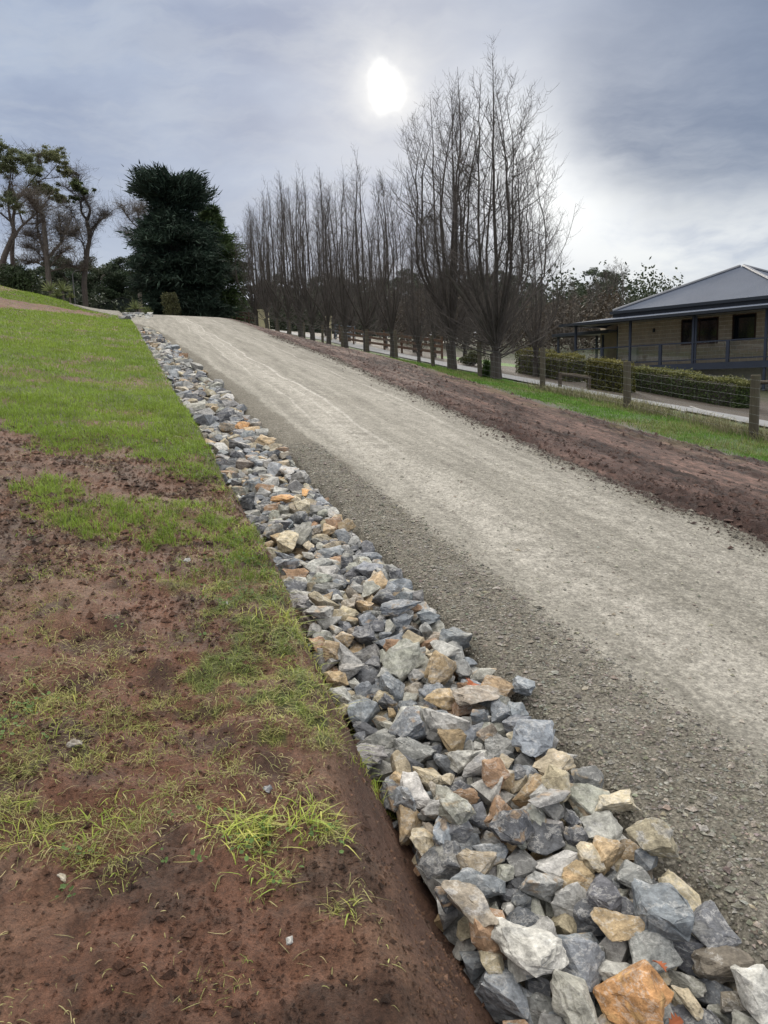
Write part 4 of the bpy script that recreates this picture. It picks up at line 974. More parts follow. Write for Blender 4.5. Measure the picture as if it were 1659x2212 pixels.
# ------------------------------------------------------------------ concrete drive beyond the fence
s_d = grow(6, 72, .4, .02); cu = np.interp(s_d, [6, 12, 17, 22, 27, 36, 50, 60, 72], [15.0, 14.0, 13.2, 12.6, 12.5, 13.6, 14.2, 14.2, 14.0])
hw = np.interp(s_d, [6, 20, 30, 72], [1.0, .85, 1.1, 1.5])
wd = np.linspace(-1, 1, 9); Sd, Wd = np.meshgrid(s_d, wd, indexing='ij'); Ud = cu[:, None] + hw[:, None]*Wd
Zd = np.maximum(ground(Sd, Ud), gz(Sd, Ud)) + .045
o = grid_mesh('concrete_drive', Sd, Ud, Zd, M['concrete'], {}); tag(o, 'pale grey concrete drive behind the wire fence', 'driveway', kind='structure')
def strip_line(name, pts, wdt, hgt, mat, label, cat):
    P = np.array([gpos(*p_) for p_ in pts]); mb = MB()
    for a, b_ in zip(P[:-1], P[1:]):
        d = b_ - a; d = d/np.linalg.norm(d); n_ = np.array([-d[1], d[0], 0]); n_ /= np.linalg.norm(n_)
        c_ = [a - n_*wdt, a + n_*wdt, b_ + n_*wdt, b_ - n_*wdt]; up = np.array([0, 0, hgt])
        mb.add(np.array([x - [0, 0, .05] for x in c_] + [x + up for x in c_]), [[0, 1, 2, 3][::-1], [4, 5, 6, 7], [0, 1, 5, 4], [1, 2, 6, 5], [2, 3, 7, 6], [3, 0, 4, 7]])
    o = mb.build(name, mat, loc=P[0]); return tag(o, label, cat)
e1 = [hit(*p_, umin=10.9) for p_ in [(1480, 893), (1440, 880), (1400, 873), (1350, 866)]]
e2 = [hit(*p_, umin=10.9) for p_ in [(1600, 915), (1540, 897), (1490, 881)]]
strip_line('garden_edging', e1, .03, .05, M['edging'], 'thin pale concrete edging beside the drive, left piece', 'edging')
strip_line('garden_edging', e2, .03, .05, M['edging'], 'thin pale concrete edging beside the drive near the last post', 'edging')
# ------------------------------------------------------------------ bare avenue trees
def bez(a, b_, c_, n):
    t_ = np.linspace(0, 1, n)[None, :, None]
    return (1-t_)**2*a[:, None] + 2*t_*(1-t_)*b_[:, None] + t_*t_*c_[:, None]
def bare_tree(seed, H, Rm, n_stem=9, n2=150, n3=18, n4=2, trunk_h=.9, trunk_r=.16, skirt=16, sides=4, r3=.0085):
    """upswept ornamental pear in winter: short trunk, fan of ascending leaders, fine twigs.
    returns (trunk arrays, crown arrays)"""
    g_ = np.random.default_rng(seed)
    env = lambda z: Rm*np.interp(z/H, [0, .06, .12, .22, .34, .5, .66, .8, .9, 1.0], [.05, .36, .62, .84, .96, 1.0, .90, .68, .46, .16])
    # stems
    tp = np.array([[0, 0, -.3], [.0, 0, .02], [g_.normal(0, .02), g_.normal(0, .02), trunk_h*.55], [g_.normal(0, .03), g_.normal(0, .03), trunk_h]])
    v, q = tubes(tp[None], np.array([[trunk_r*1.25, trunk_r*1.15, trunk_r, trunk_r*1.12]]), 10); tr = [(v, q, None)]
    stems = []; n = 14
    for i in range(n_stem):
        f_ = 0 if i == 0 else .15 + .70*((i*.618) % 1); az = i*2.4 + g_.uniform(-.4, .4); ht = H*(1 - .26*f_**1.4)*g_.uniform(.90, 1.0) if i else H
        z = np.linspace(0, 1, n)**.95*(ht - trunk_h) + trunk_h*.92
        rr = f_*env(z)*sstep((z - trunk_h)/(H*.30), -.1, 1.0) + .05*(z - trunk_h)/H
        rr = rr*np.interp(z/H, [0, .7, 1], [1, 1, .85])
        wob = np.cumsum(g_.normal(0, .06, (n, 2)), 0)*np.linspace(0, 1, n)[:, None]*H/10; w2 = g_.uniform(-.25, .25)
        P = np.c_[rr*np.cos(az + w2*z/H) + wob[:, 0], rr*np.sin(az + w2*z/H) + wob[:, 1], z]; P[0, :2] *= .2
        r0 = trunk_r*(.48 if i == 0 else g_.uniform(.22, .38)); Rr = r0*np.linspace(1, .0, n)**1.0 + .005
        v, q = tubes(P[None], Rr[None], 7); tr.append((v, q, None)); stems.append((P, Rr))
    trunk = merge(tr)
    def on(P, t_):
        x = t_*(P.shape[-2] - 1); i_ = np.minimum(x.astype(int), P.shape[-2] - 2); fr = (x - i_)[:, None]
        return i_, fr
    # secondary branches
    A, B, C, R2 = [], [], [], []
    for k in range(n2 + skirt):
        low = k < skirt
        if low:
            z0_ = g_.uniform(trunk_h*.75, trunk_h + H*.10); az = g_.uniform(0, 6.28); a = np.array([.06*math.cos(az), .06*math.sin(az), z0_])
            L = g_.uniform(.55, 1.0)*env(H*.25); zt = z0_ + g_.uniform(.25, 1.3)*L; e_ = np.array([L*math.cos(az), L*math.sin(az), zt]); mid = np.array([.55*L*math.cos(az), .55*L*math.sin(az), z0_ + .25*(zt - z0_)]); r0 = g_.uniform(.013, .028)
        else:
            P, Rr = stems[int(g_.integers(0, n_stem))]; t_ = g_.beta(1.1, 1.15)*.93 + .02; i_, fr = on(P, np.array([t_])); a = (P[i_]*(1 - fr) + P[i_ + 1]*fr)[0]; rs = Rr[i_[0]]
            az0 = math.atan2(a[1], a[0]) + g_.normal(0, 1.1); out = env(a[2])*g_.uniform(.12, .60); rise = g_.uniform(.10, .22)*H*(1.15 - .7*a[2]/H)
            rise = min(rise, H*1.0 - a[2] + .2); e_ = np.array([a[0] + out*math.cos(az0), a[1] + out*math.sin(az0), a[2] + rise])
            rad = math.hypot(e_[0], e_[1]); mx = env(min(e_[2], H))*1.08
            if rad > mx: e_[:2] *= mx/rad
            mid = a + (e_ - a)*np.array([.75, .75, .28]); r0 = min(rs*.5, g_.uniform(.008, .018))
        A.append(a); B.append(mid); C.append(e_); R2.append(r0)
    A, B, C, R2 = map(np.array, (A, B, C, R2)); P2 = bez(A, B, C, 9); P2 += np.cumsum(g_.normal(0, .014*H/10, P2.shape), 1)*np.linspace(0, 1, 9)[None, :, None]
    Rr2 = R2[:, None]*np.linspace(1, .28, 9)[None]; cr = [(*tubes(P2, Rr2, 5 if sides > 3 else 4), None)]
    # twigs on the secondaries and on the stems' upper parts
    nb = len(P2); par = np.repeat(np.arange(nb), n3); t_ = g_.beta(1.6, 1.0, len(par))
    x = t_*8; i_ = np.minimum(x.astype(int), 7); fr = (x - i_)[:, None]
    a = P2[par, i_]*(1 - fr) + P2[par, i_ + 1]*fr; tg = P2[par, i_ + 1] - P2[par, i_]; tg /= np.linalg.norm(tg, axis=1, keepdims=True)
    ns = n_stem*36; sp = g_.integers(0, n_stem, ns); ts = g_.uniform(.25, 1.0, ns); SP = np.array([s_[0] for s_ in stems]); x = ts*(n - 1); i2 = np.minimum(x.astype(int), n - 2); fr2 = (x - i2)[:, None]
    a = np.vstack([a, SP[sp, i2]*(1 - fr2) + SP[sp, i2 + 1]*fr2]); t2 = SP[sp, i2 + 1] - SP[sp, i2]; tg = np.vstack([tg, t2/np.linalg.norm(t2, axis=1, keepdims=True)])
    m_ = len(a); out = g_.normal(0, 1, (m_, 3)); out -= (out*tg).sum(1, keepdims=True)*tg; out /= np.linalg.norm(out, axis=1, keepdims=True)
    L = g_.uniform(.18, .75, m_)*H/10*np.interp(a[:, 2]/H, [0, .5, 1], [1.15, 1.0, .6]); upb = np.array([0, 0, .5])
    d0 = tg*.5 + out*.85; d0 /= np.linalg.norm(d0, axis=1, keepdims=True); d1 = d0*.6 + upb + tg*.25; d1 /= np.linalg.norm(d1, axis=1, keepdims=True)
    b_ = a + d0*(L*.45)[:, None]; c_ = b_ + d1*(L*.6)[:, None]
    P3 = bez(a, b_, c_, 4); P3[:, 1:] += g_.normal(0, .012, P3[:, 1:].shape)
    cr.append((*tubes(P3, (r3*g_.uniform(.6, 1.1, m_))[:, None]*np.array([[1, .8, .6, .38]]), 3), None))
    if n4:
        par = np.repeat(np.arange(m_), n4); t_ = g_.uniform(.2, .95, len(par)); x = t_*3; i_ = np.minimum(x.astype(int), 2); fr = (x - i_)[:, None]
        a = P3[par, i_]*(1 - fr) + P3[par, i_ + 1]*fr; tg = P3[par, i_ + 1] - P3[par, i_]; tg /= np.linalg.norm(tg, axis=1, keepdims=True); k = len(a)
        out = g_.normal(0, 1, (k, 3)); d0 = tg*.6 + out*.55 + [0, 0, .35]; d0 /= np.linalg.norm(d0, axis=1, keepdims=True); L = g_.uniform(.05, .26, k)*H/10
        P4 = np.stack([a, a + d0*(L*.55)[:, None], a + d0*(L*.9)[:, None] + [0, 0, .02]], 1)
        cr.append((*tubes(P4, (r3*.62*np.ones(k))[:, None]*np.array([[1, .8, .55]]), 3), None))
    return trunk, merge(cr)
def tree_obj(name, arr, loc, label, cat, group=None, mats=('bark', 'twig'), rz=0.0):
    r = empty(name, loc, rz); tag(r, label, cat, group)
    (v, q, t), (v2, q2, t2) = arr
    mk('trunk', v, q, t, M[mats[0]], r, True); mk('crown', v2, q2, t2, M[mats[1]], r, True)
    return remember(r)
AV = 'bare avenue trees along the concrete drive'
def base_at(px_, py_, umin=10.75):
    s, u = hit(px_, py_, 6, 120, umin=umin); return s, u
s, u = base_at(1072, 822); b1 = gpos(s, u); H1 = (ray(1085, 92)[2] - ray(1072, 822)[2])*b1[1]
t1 = tree_obj('bare_tree', bare_tree(5, H1*.965, H1*.285, 13, 280, 17, 1, .80, .165, 24, 5, .0046), b1, 'tallest bare upswept tree, nearest to the house, behind the wire fence', 'tree', AV)
s, u = base_at(977, 800); b2 = gpos(s, u); H2 = (ray(962, 128)[2] - ray(977, 800)[2])*b2[1]
t2 = tree_obj('bare_tree', bare_tree(9, H2*.975, H2*.21, 11, 230, 16, 1, .95, .165, 16, 5, .0046), b2, 'second tallest bare tree, just left of the tallest one', 'tree', AV)
print('tree heights', H1, H2, b1, b2)
V1 = bare_tree(21, 9.6, 1.85, 10, 125, 12, 1, .9, .15, 16, 4, .0048); V2 = bare_tree(22, 9.6, 1.8, 9, 120, 12, 1, 1.0, .14, 14, 4, .0048); V3 = bare_tree(23, 9.0, 2.0, 11, 125, 12, 1, .8, .14, 18, 4, .0048)
protos = []
names = ['thin bare tree with crooked trunk, third from the house end of the row', 'fourth bare tree of the fence row, with thick pale trunk', 'fifth bare tree of the fence row, tallest top left of the two giants', 'sixth bare tree along the fence row', 'seventh bare tree along the fence row', 'eighth bare tree along the fence row',
         'ninth bare tree along the fence row', 'tenth bare tree along the fence row', 'eleventh bare tree along the fence row', 'twelfth bare tree along the fence row', 'thirteenth bare tree along the fence row', 'last bare tree of the fence row, beside the timber gate']
rowpx = [(905, 784, 520), (848, 776, 365), (792, 767, 322), (747, 755, 352), (710, 749, 362), (676, 743, 366), (650, 737, 372), (625, 731, 372), (600, 724, 392), (578, 719, 415), (556, 713, 438), (533, 707, 455)]
for k, (px_, py_, yt) in enumerate(rowpx):
    s, u = base_at(px_, py_); s = min(s, 70); p_ = gpos(s, u); hgt = (ray(px_, yt)[2] - ray(px_, py_)[2])*p_[1]
    arr = (V1, V2, V3)[k % 3]; h0 = (9.6, 9.6, 9.0)[k % 3]
    if k < 3:
        o = tree_obj('bare_tree', arr, p_, names[k], 'tree', AV); o.scale = (hgt/h0*.95,)*2 + (hgt/h0,); o.rotation_euler[2] = k*1.7; protos.append(o)
    else:
        dup(protos[k % 3], p_, k*2.1 + .4, (hgt/h0*.95, hgt/h0*.95, hgt/h0), names[k])
# far row on the other side of the drive
ordn = ['first', 'second', 'third', 'fourth', 'fifth', 'sixth', 'seventh', 'eighth', 'ninth', 'tenth']
for k in range(10):
    s_ = 28.5 + k*4.6; u_ = np.interp(s_, [28, 45, 75], [15.6, 17.0, 17.0]) + rng.uniform(-.3, .3)
    dup(protos[(k + 1) % 3], gpos(s_, u_), k*1.3, rng.uniform(.62, .78) if k < 3 else rng.uniform(.78, .95), f'{ordn[k]} bare tree from the house in the row beyond the concrete drive', 'bare trees beyond the concrete drive')
# thicket of bare trees and poplars behind, down the slope
tk = bare_tree(31, 9.0, 1.5, 8, 80, 10, 1, .6, .12, 10, 3, .012)
o = tree_obj('bare_poplar', tk, gpos(50, 30), 'brown bare poplar standing behind the veranda roof', 'tree', 'bare poplars behind the house', ('bark_pale', 'twig'))
spots = [(1045, 690, 52, 5.4), (1108, 690, 60, 5.6), (1165, 690, 50, 4.6), (1205, 700, 64, 5.4), (1240, 705, 56, 4.8), (1275, 700, 70, 6.2), (1310, 700, 80, 7.6), (1335, 705, 78, 8.2), (1150, 700, 75, 6.2), (1010, 700, 62, 5.8), (960, 705, 60, 6.2), (1085, 700, 82, 7.2), (1225, 700, 84, 6.8), (1290, 690, 95, 7.0), (880, 700, 66, 6.0), (820, 700, 74, 6.5), (760, 700, 84, 6.5)]
ordn2 = ordn + ['eleventh', 'twelfth', 'thirteenth', 'fourteenth', 'fifteenth', 'sixteenth', 'seventeenth']
rank = {k: i for i, k in enumerate(sorted(range(len(spots)), key=lambda k: spots[k][0]))}
for k, (px_, py_, Y, h) in enumerate(spots):
    r = ray(px_, py_); s_, u_ = SU(r[0]*Y, Y); p_ = gpos(s_, u_)
    lb = f'brown bare thicket tree behind the avenue, {ordn2[rank[k]]} from the left'
    if k == 0: o.location = p_; o.scale = (h/9*1.25, h/9*1.25, h/9); o['label'] = lb
    else: dup(o, p_, k*1.9, (h/9*1.3, h/9*1.3, h/9), lb)
# ------------------------------------------------------------------ leafy things
def leaf_tris(C, size, col, updir=None, asp=2.2, droop=0.0):
    """one pointed leaf (2 tris) per centre, random attitude"""
    n = len(C); d = rng.normal(0, 1, (n, 3)) if updir is None else updir + rng.normal(0, .55, (n, 3)); d[:, 2] -= droop
    d /= np.linalg.norm(d, axis=1, keepdims=True); w = np.cross(d, rng.normal(0, 1, (n, 3))); w /= np.linalg.norm(w, axis=1, keepdims=True) + 1e-9
    L = size*rng.uniform(.7, 1.3, n); W = L/asp
    V = np.stack([C - d*(L*.5)[:, None], C + w*(W*.5)[:, None], C + d*(L*.5)[:, None], C - w*(W*.5)[:, None]], 1)
    q = np.arange(n*4).reshape(n, 4); return V.reshape(-1, 3), q, np.repeat(col, 4, axis=0)
def clump_points(centres, radii, n_each, hollow=.55, gauss=False):
    out, idx = [], []
    for i, (c_, r) in enumerate(zip(centres, radii)):
        d = rng.normal(0, 1, (n_each, 3)); d /= np.linalg.norm(d, axis=1, keepdims=True); rr = np.abs(rng.normal(0, .62, n_each)) if gauss else rng.uniform(hollow**3, 1, n_each)**(1/3)
        out.append(np.asarray(c_) + d*rr[:, None]*np.asarray(r)); idx.append(np.full(n_each, i))
    return np.vstack(out), np.concatenate(idx)
def bush(name, loc, rx, ry, rz_, n, leaf, col, label, cat='shrub', lobes=14, mat='leaf', stem=True, flat=False, core=None, group=None):
    """irregular leafy shrub: lobes of leaves on a few stems"""
    r = empty(name, loc); tag(r, label, cat, group)
    cs, rs = [], []
    for k in range(lobes):
        d = rng.normal(0, 1, 3); d /= np.linalg.norm(d); d[2] = abs(d[2]); f_ = rng.uniform(.25, .72)
        cs.append(np.array([d[0]*rx*f_, d[1]*ry*f_, rz_*(.18 + .62*d[2]*rng.uniform(.6, 1.1))])); rs.append(np.array([rx, ry, rz_*.7])*rng.uniform(.26, .42))
    P, idx = clump_points(cs, rs, n//lobes, .5); P[:, 2] = np.maximum(P[:, 2], .03)
    c_ = np.asarray(col)*rng.uniform(.65, 1.35, (lobes, 1))[idx]*rng.uniform(.75, 1.25, (len(P), 1))
    v, q, cc_ = leaf_tris(P, np.full(len(P), leaf), c_); mk('foliage', v, q, None, M[mat], r, attrs={'col': cc_})
    if stem:
        a = np.zeros((6, 3)); a[:, 2] = -.1; e_ = np.array([cs[i % lobes] for i in range(6)]); b_ = (a + e_)/2 + rng.normal(0, .05*rx, (6, 3)); Pz = bez(a, b_, e_, 6)
        v, q = tubes(Pz, np.full((6, 1), .035*min(rx, 1.2))*np.linspace(1, .3, 6)[None], 5); mk('stem', v, q, None, M['bark_gum'], r)
    return remember(r)
def hedge(p0, p1, wdt, hgt, n, col, top, label, sag=0.0):
    """clipped box hedge between two ground points"""
    p0, p1 = np.asarray(p0), np.asarray(p1); L = np.linalg.norm((p1 - p0)[:2]); r = empty('clipped_hedge', p0); tag(r, label, 'hedge', 'clipped hedges by the house')
    d = (p1 - p0)/L; nn = np.array([-d[1], d[0], 0]); nn /= np.linalg.norm(nn)
    a, b_, c_ = rng.random(n)*L, rng.uniform(-1, 1, n), rng.random(n)
    face = rng.integers(0, 10, n); b_ = np.where(face < 4, np.sign(b_)*(1 - .10*rng.random(n)**2), b_); c_ = np.where((face >= 4) & (face < 8), 1 - .10*rng.random(n)**2, c_); a = np.where(face == 8, rng.random(n)**3*.12*L/3, a); a = np.where(face == 9, L - rng.random(n)**3*.12*L/3, a)
    rr_ = 1 - .22*np.clip((c_ - .7)/.3, 0, 1)**2
    bul = 1 + .20*(fbm(a*2.2, c_*2, 3, 171) - .5)*2; ht = hgt*(1 + .17*(fbm(a*1.6, b_*.5, 3, 173) - .5)*2)
    P = a[:, None]*d + (b_*wdt/2*bul*rr_)[:, None]*nn + np.c_[np.zeros(n), np.zeros(n), c_*ht + rng.exponential(.02, n)*(c_ > .9)]
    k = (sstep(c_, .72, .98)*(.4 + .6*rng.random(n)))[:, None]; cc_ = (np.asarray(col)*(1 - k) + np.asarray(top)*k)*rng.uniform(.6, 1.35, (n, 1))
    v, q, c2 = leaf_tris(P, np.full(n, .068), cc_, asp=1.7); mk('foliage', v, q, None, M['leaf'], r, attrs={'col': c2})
    mb = MB(); nx = 12
    for i in range(nx):
        x0, x1 = L*(i/nx) + (.06 if i == 0 else 0), L*((i + 1)/nx) - (.06 if i == nx - 1 else 0); w_ = wdt*.36; h_ = hgt*.80
        c8 = [d*x + nn*y_ + np.array([0, 0, z]) for x in (x0, x1) for y_ in (-w_, w_) for z in (.02, h_)]; mb.add(np.array(c8), [[0, 1, 3, 2], [4, 6, 7, 5], [0, 4, 5, 1], [2, 3, 7, 6], [0, 2, 6, 4], [1, 5, 7, 3]])
    v, q, t = mb.arrays(); mk('branch_core', v, q, t, M['twig'], r)
    return r
h0 = hit(1602, 884, 6, 60, umin=11.5); h1 = hit(1362, 842, 6, 60, umin=11.5); hb0, hb1 = gpos(*h0), gpos(*h1)
hc0, hc1 = hb0 + np.array([.35, .42, 0]), hb1 + np.array([.35, .42, 0])
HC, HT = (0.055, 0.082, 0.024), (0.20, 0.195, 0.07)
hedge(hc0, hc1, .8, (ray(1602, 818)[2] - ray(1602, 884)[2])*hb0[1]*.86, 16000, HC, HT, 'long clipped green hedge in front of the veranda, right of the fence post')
h0 = hit(1350, 850, 6, 60, umin=11.5); h1 = hit(1266, 838, 6, 60, umin=11.5); hb0, hb1 = gpos(*h0), gpos(*h1)
hedge(hb0 + np.array([.3, .4, 0]), hb1 + np.array([.3, .4, 0]), .9, (ray(1300, 783)[2] - ray(1300, 845)[2])*hb0[1], 9000, (.10, .10, .026), (.22, .20, .065), 'short olive-green hedge between two fence posts below the veranda')
h0 = hit(1236, 826, 6, 60, umin=11.5); h1 = hit(1122, 806, 6, 60, umin=11.5); hb0, hb1 = gpos(*h0), gpos(*h1)
hedge(hb0 + np.array([.3, .4, 0]), hb1 + np.array([.3, .4, 0]), .9, (ray(1200, 768)[2] - ray(1200, 824)[2])*hb0[1], 11000, (.09, .10, .026), (.22, .20, .065), 'yellowish hedge beside the tallest bare tree')
s, u = hit(1022, 790, 6, 60, umin=12.5); bush('red_tipped_shrub', gpos(s, u), 1.1, .9, .85, 3500, .07, (.05, .055, .02), 'low dark shrub with reddish tips on the small lawn beyond the drive')
s, u = hit(1285, 795, 6, 80, umin=17); bush('twiggy_shrub', gpos(s, u), .9, .9, 1.3, 900, .05, (.11, .05, .035), 'bare reddish twiggy shrub below the veranda corner')
s, u = hit(1040, 815, 6, 80, umin=10.9); bush('grass_clump', gpos(s - .8, u - .2), .28, .28, .5, 700, .16, (.075, .13, .03), 'tall green grass clump at the foot of a fence post', 'grass clump', 6, 'grass', False)
# log barrier in the garden
def log_rail(pa, pb, hgt, label):
    r = empty('log_barrier', pa); tag(r, label, 'barrier', 'log barriers by the drive'); d = pb - pa
    mb = MB(); mb.tube(np.array([[0, 0, hgt], d*.5 + [0, 0, hgt + .02], d + [0, 0, hgt]]), .06, 8); mb.build('rail', M['log'], r)
    for e_ in (d*.04, d*.96):
        mb = MB(); mb.tube(np.array([e_ - [0, 0, .2], e_ + [0, 0, hgt + .07]]), .06, 8); mb.build('post', M['log'], r)
s, u = hit(1207, 838, 6, 60, umin=12); pa = gpos(s, u); s, u = hit(1275, 846, 6, 60, umin=12); log_rail(pa, gpos(s, u), .42, 'low log rail on posts between the two short hedges')
s, u = hit(1608, 880, 6, 60, umin=12); pa = gpos(s, u); log_rail(pa, pa + np.array([2.2, -.5, -.1]), .75, 'log rail on posts right of the long hedge, at the photo edge')
# ------------------------------------------------------------------ the house
HO = np.array([10.25, 40.5]); eV = np.array([.634, -.773]); dV = np.array([.773, .634])     # first veranda post; along the front; into the house
fz = .27 + EYE                                          # veranda floor level
house = empty('house', (*HO, fz), math.atan2(eV[1], eV[0]))
tag(house, 'buff block house with slate-blue veranda and grey hipped metal roof', 'house')
# local frame: x along the front (towards the near end), y into the house, z up from the floor
def hb(name, mat, parent, *boxes):
    mb = MB()
    for a, b_ in boxes: mb.box(a, b_)
    return mb.build(name, mat, parent)
KX = 14.0; WY = 2.0
wallz0, wallz1 = -2.6, 2.46
wins = [(4.80, 6.55, .94, 2.06), (7.32, 8.30, 1.0, 2.08)]
# front wall: recessed mortar backing with blocks set proud in front of it
front = hb('front_wall', M['mortar'], house, ((1.2, WY, wallz0), (KX, WY + .2, wallz1)))
front.parent = house
block_me = None
def blocks(parent, x0, x1, z0_, z1_, y, skip=(), limit=400):
    global block_me
    bl, bh, j = .39, .19, .022; n = 0
    if block_me is None:
        mb = MB(); w, h, dpt, c_ = (bl - j)/2, (bh - j)/2, .018, .004
        F4 = np.array([[-w, 0, -h], [w, 0, -h], [w, 0, h], [-w, 0, h]]); G4 = np.array([[-w + c_, -dpt, -h + c_], [w - c_, -dpt, -h + c_], [w - c_, -dpt, h - c_], [-w + c_, -dpt, h - c_]])
        mb.add(np.vstack([F4, G4]), [[4, 5, 6, 7], [0, 1, 5, 4], [1, 2, 6, 5], [2, 3, 7, 6], [3, 0, 4, 7]])
        o_ = mb.build('block', M['block']); block_me = o_.data; bpy.data.objects.remove(o_)
    rows = int((z1_ - z0_)/bh)
    for r in range(rows):
        zc = z0_ + (r + .5)*bh; x = x0 + (0 if r % 2 else -bl/2)
        while x < x1 - .02:
            a, b_ = max(x, x0), min(x + bl, x1)
            for (wa, wb, wz0, wz1) in skip:
                if wz0 < zc < wz1:
                    if a < wa < b_: b_ = wa
                    elif a < wb < b_: a = wb
                    elif wa <= a and b_ <= wb: b_ = a
            if b_ - a > .05:
                o_ = bpy.data.objects.new('block', block_me); COL.objects.link(o_); o_.parent = parent
                o_.location = ((a + b_)/2, y - .001, zc); o_.scale = ((b_ - a - .0)/bl, 1, 1); n += 1
            x += bl
    return n
nblk = blocks(front, 1.22, 10.2, -.02, 2.3, WY, [(a - .04, b_ + .04, c_ - .04, d - .0 + .04) for a, b_, c_, d in wins])
print('blocks', nblk)
# darker end of the building set back under the porch, its side and rear walls
rec = hb('porch_wall', M['block'], house, ((-1.0, WY + 1.6, -.4), (1.2, WY + 1.8, 2.46)))
hb('side_wall', M['block'], house, ((1.2, WY + .2, wallz0), (1.4, WY + 1.6, wallz1)), ((-1.0, WY + 1.8, -1.2), (-.8, 10.8, 2.46)), ((KX - .2, WY + .2, wallz0), (KX, 10.8, wallz1)), ((-1.0, 10.8, wallz0), (KX, 11.0, wallz1)))
for a, b_, c_, d in wins:
    w_ = empty('window', (0, 0, 0)); w_.parent = house
    fr = hb('window_frame', M['frame'], house, ((a - .05, WY - .06, c_ - .05), (b_ + .05, WY + .0, c_)), ((a - .05, WY - .06, d), (b_ + .05, WY, d + .05)), ((a - .05, WY - .06, c_), (a, WY, d)), ((b_, WY - .06, c_), (b_ + .05, WY, d)),
            *([(((a + b_)/2 - .025, WY - .055, c_), ((a + b_)/2 + .025, WY - .004, d))] if b_ - a > 1.2 else []))
    hb('pane', M['glass'], fr, ((a, WY - .03, c_), (b_, WY - .022, d)))
    bpy.data.objects.remove(w_)
hb('meter_box', M['meter'], house, ((2.02, WY - .20, .22), (2.42, WY - .02, .92)))
wl = hb('wall_light', M['gutter'], house, ((3.25, WY - .12, 1.62), (3.33, WY - .02, 1.80)))
# veranda floor, beam and posts
hb('veranda_floor', M['deck'], house, ((-.1, .06, -.06), (KX, WY - .02, .0)), ((-1.0, WY, -.06), (1.18, WY + 1.58, 0)))
hb('floor_beam', M['navy'], house, ((-.1, -.06, -.30), (KX, .055, -.01)))
for k, x in enumerate([0, 3.2, 6.45, 9.7, 12.9]):
    hb('veranda_post', M['navy'], house, ((x - .05, -.05, .0), (x + .05, .05, 2.12)))
    if x > 6: hb('stump', M['navy'], house, ((x - .05, -.04, -3.2), (x + .05, .05, -.305)))
hb('downpipe', M['navy'], house, ((6.53, -.02, -.25), (6.60, .05, 2.11)), ((6.25, -.02, -.36), (6.60, .05, -.29)))
for x0, x1 in ((.05, 3.15), (3.25, 6.40), (6.50, 9.65), (9.75, 12.85)):
    hb('top_rail', M['navy'], house, ((x0, -.045, .90), (x1, .045, .96))); hb('bottom_rail', M['navy'], house, ((x0, -.03, .12), (x1, .03, .18)))
    xm = (x0 + x1)/2; hb('baluster_post', M['navy'], house, ((xm - .07, -.05, .0), (xm + .07, .05, .899)))
    for a, b_ in ((x0 + .01, xm - .08), (xm + .08, x1 - .01)): hb('glass_panel', M['pane'], house, ((a, -.006, .185), (b_, .006, .895)))
# porch at the far end: lower roof and posts
hb('porch_roof', M['capping'], house, ((-2.6, 1.6, 1.86), (.9, 5.5, 1.92))); hb('porch_gutter', M['gutter'], house, ((-2.7, 1.48, 1.74), (.9, 1.595, 1.90)), ((-2.7, 1.6, 1.74), (-2.605, 5.5, 1.90)))
for x, y in ((-2.45, 1.75), (-.75, 2.9), (-.35, 2.9), (1.0, 2.3)): hb('porch_post', M['navy'], house, ((x - .05, y - .05, -.6), (x + .05, y + .05, 1.735 if x < .8 else 2.1)))
hb('porch_steps', M['navy'], house, ((-1.6, -.3, -.42), (-.2, .9, -.25)), ((-1.6, -.65, -.62), (-.2, .6, -.43)))
# veranda roof: shallow sheet with gutter and lining
def sheet(name, pts, mat, parent, rib_axis, thick=.03):
    pts = np.asarray(pts, float); n_ = np.cross(pts[1] - pts[0], pts[2] - pts[0]); n_ /= np.linalg.norm(n_)
    if n_[2] < 0: n_ = -n_
    v = np.vstack([pts, pts - n_*thick]); k = len(pts)
    q = []; t = []
    fcs = [list(range(k)), [i + k for i in range(k)][::-1]] + [[i, (i + 1) % k, (i + 1) % k + k, i + k] for i in range(k)]
    for f in fcs: (q if len(f) == 4 else t).append(f)
    return mk(name, v, q or None, t or None, mat, parent, attrs={'rib': np.c_[v @ np.asarray(rib_axis), np.zeros((len(v), 2))]})
ex = (1.0, 0, 0); ey = (0, 1.0, 0)
sheet('veranda_roof', [(-.55, -.42, 2.24), (KX, -.42, 2.24), (KX, WY - .35, 2.50), (1.0, WY - .35, 2.50)], M['roof'], house, ex)
sheet('veranda_roof', [(-.55, -.42, 2.24), (1.0, WY - .35, 2.50), (1.0, 5.0, 2.50), (-.55, 5.0, 2.24)], M['roof'], house, ey)
hb('veranda_gutter', M['gutter'], house, ((-.68, -.55, 2.12), (KX, -.425, 2.25)), ((-.68, -.42, 2.12), (-.56, 5.0, 2.25)))
hb('veranda_beam', M['gutter'], house, ((-.1, -.05, 2.121), (KX, .05, 2.22)))
hb('veranda_lining', M['soffit'], house, ((-.5, .06, 2.17), (KX, WY - .03, 2.20)))
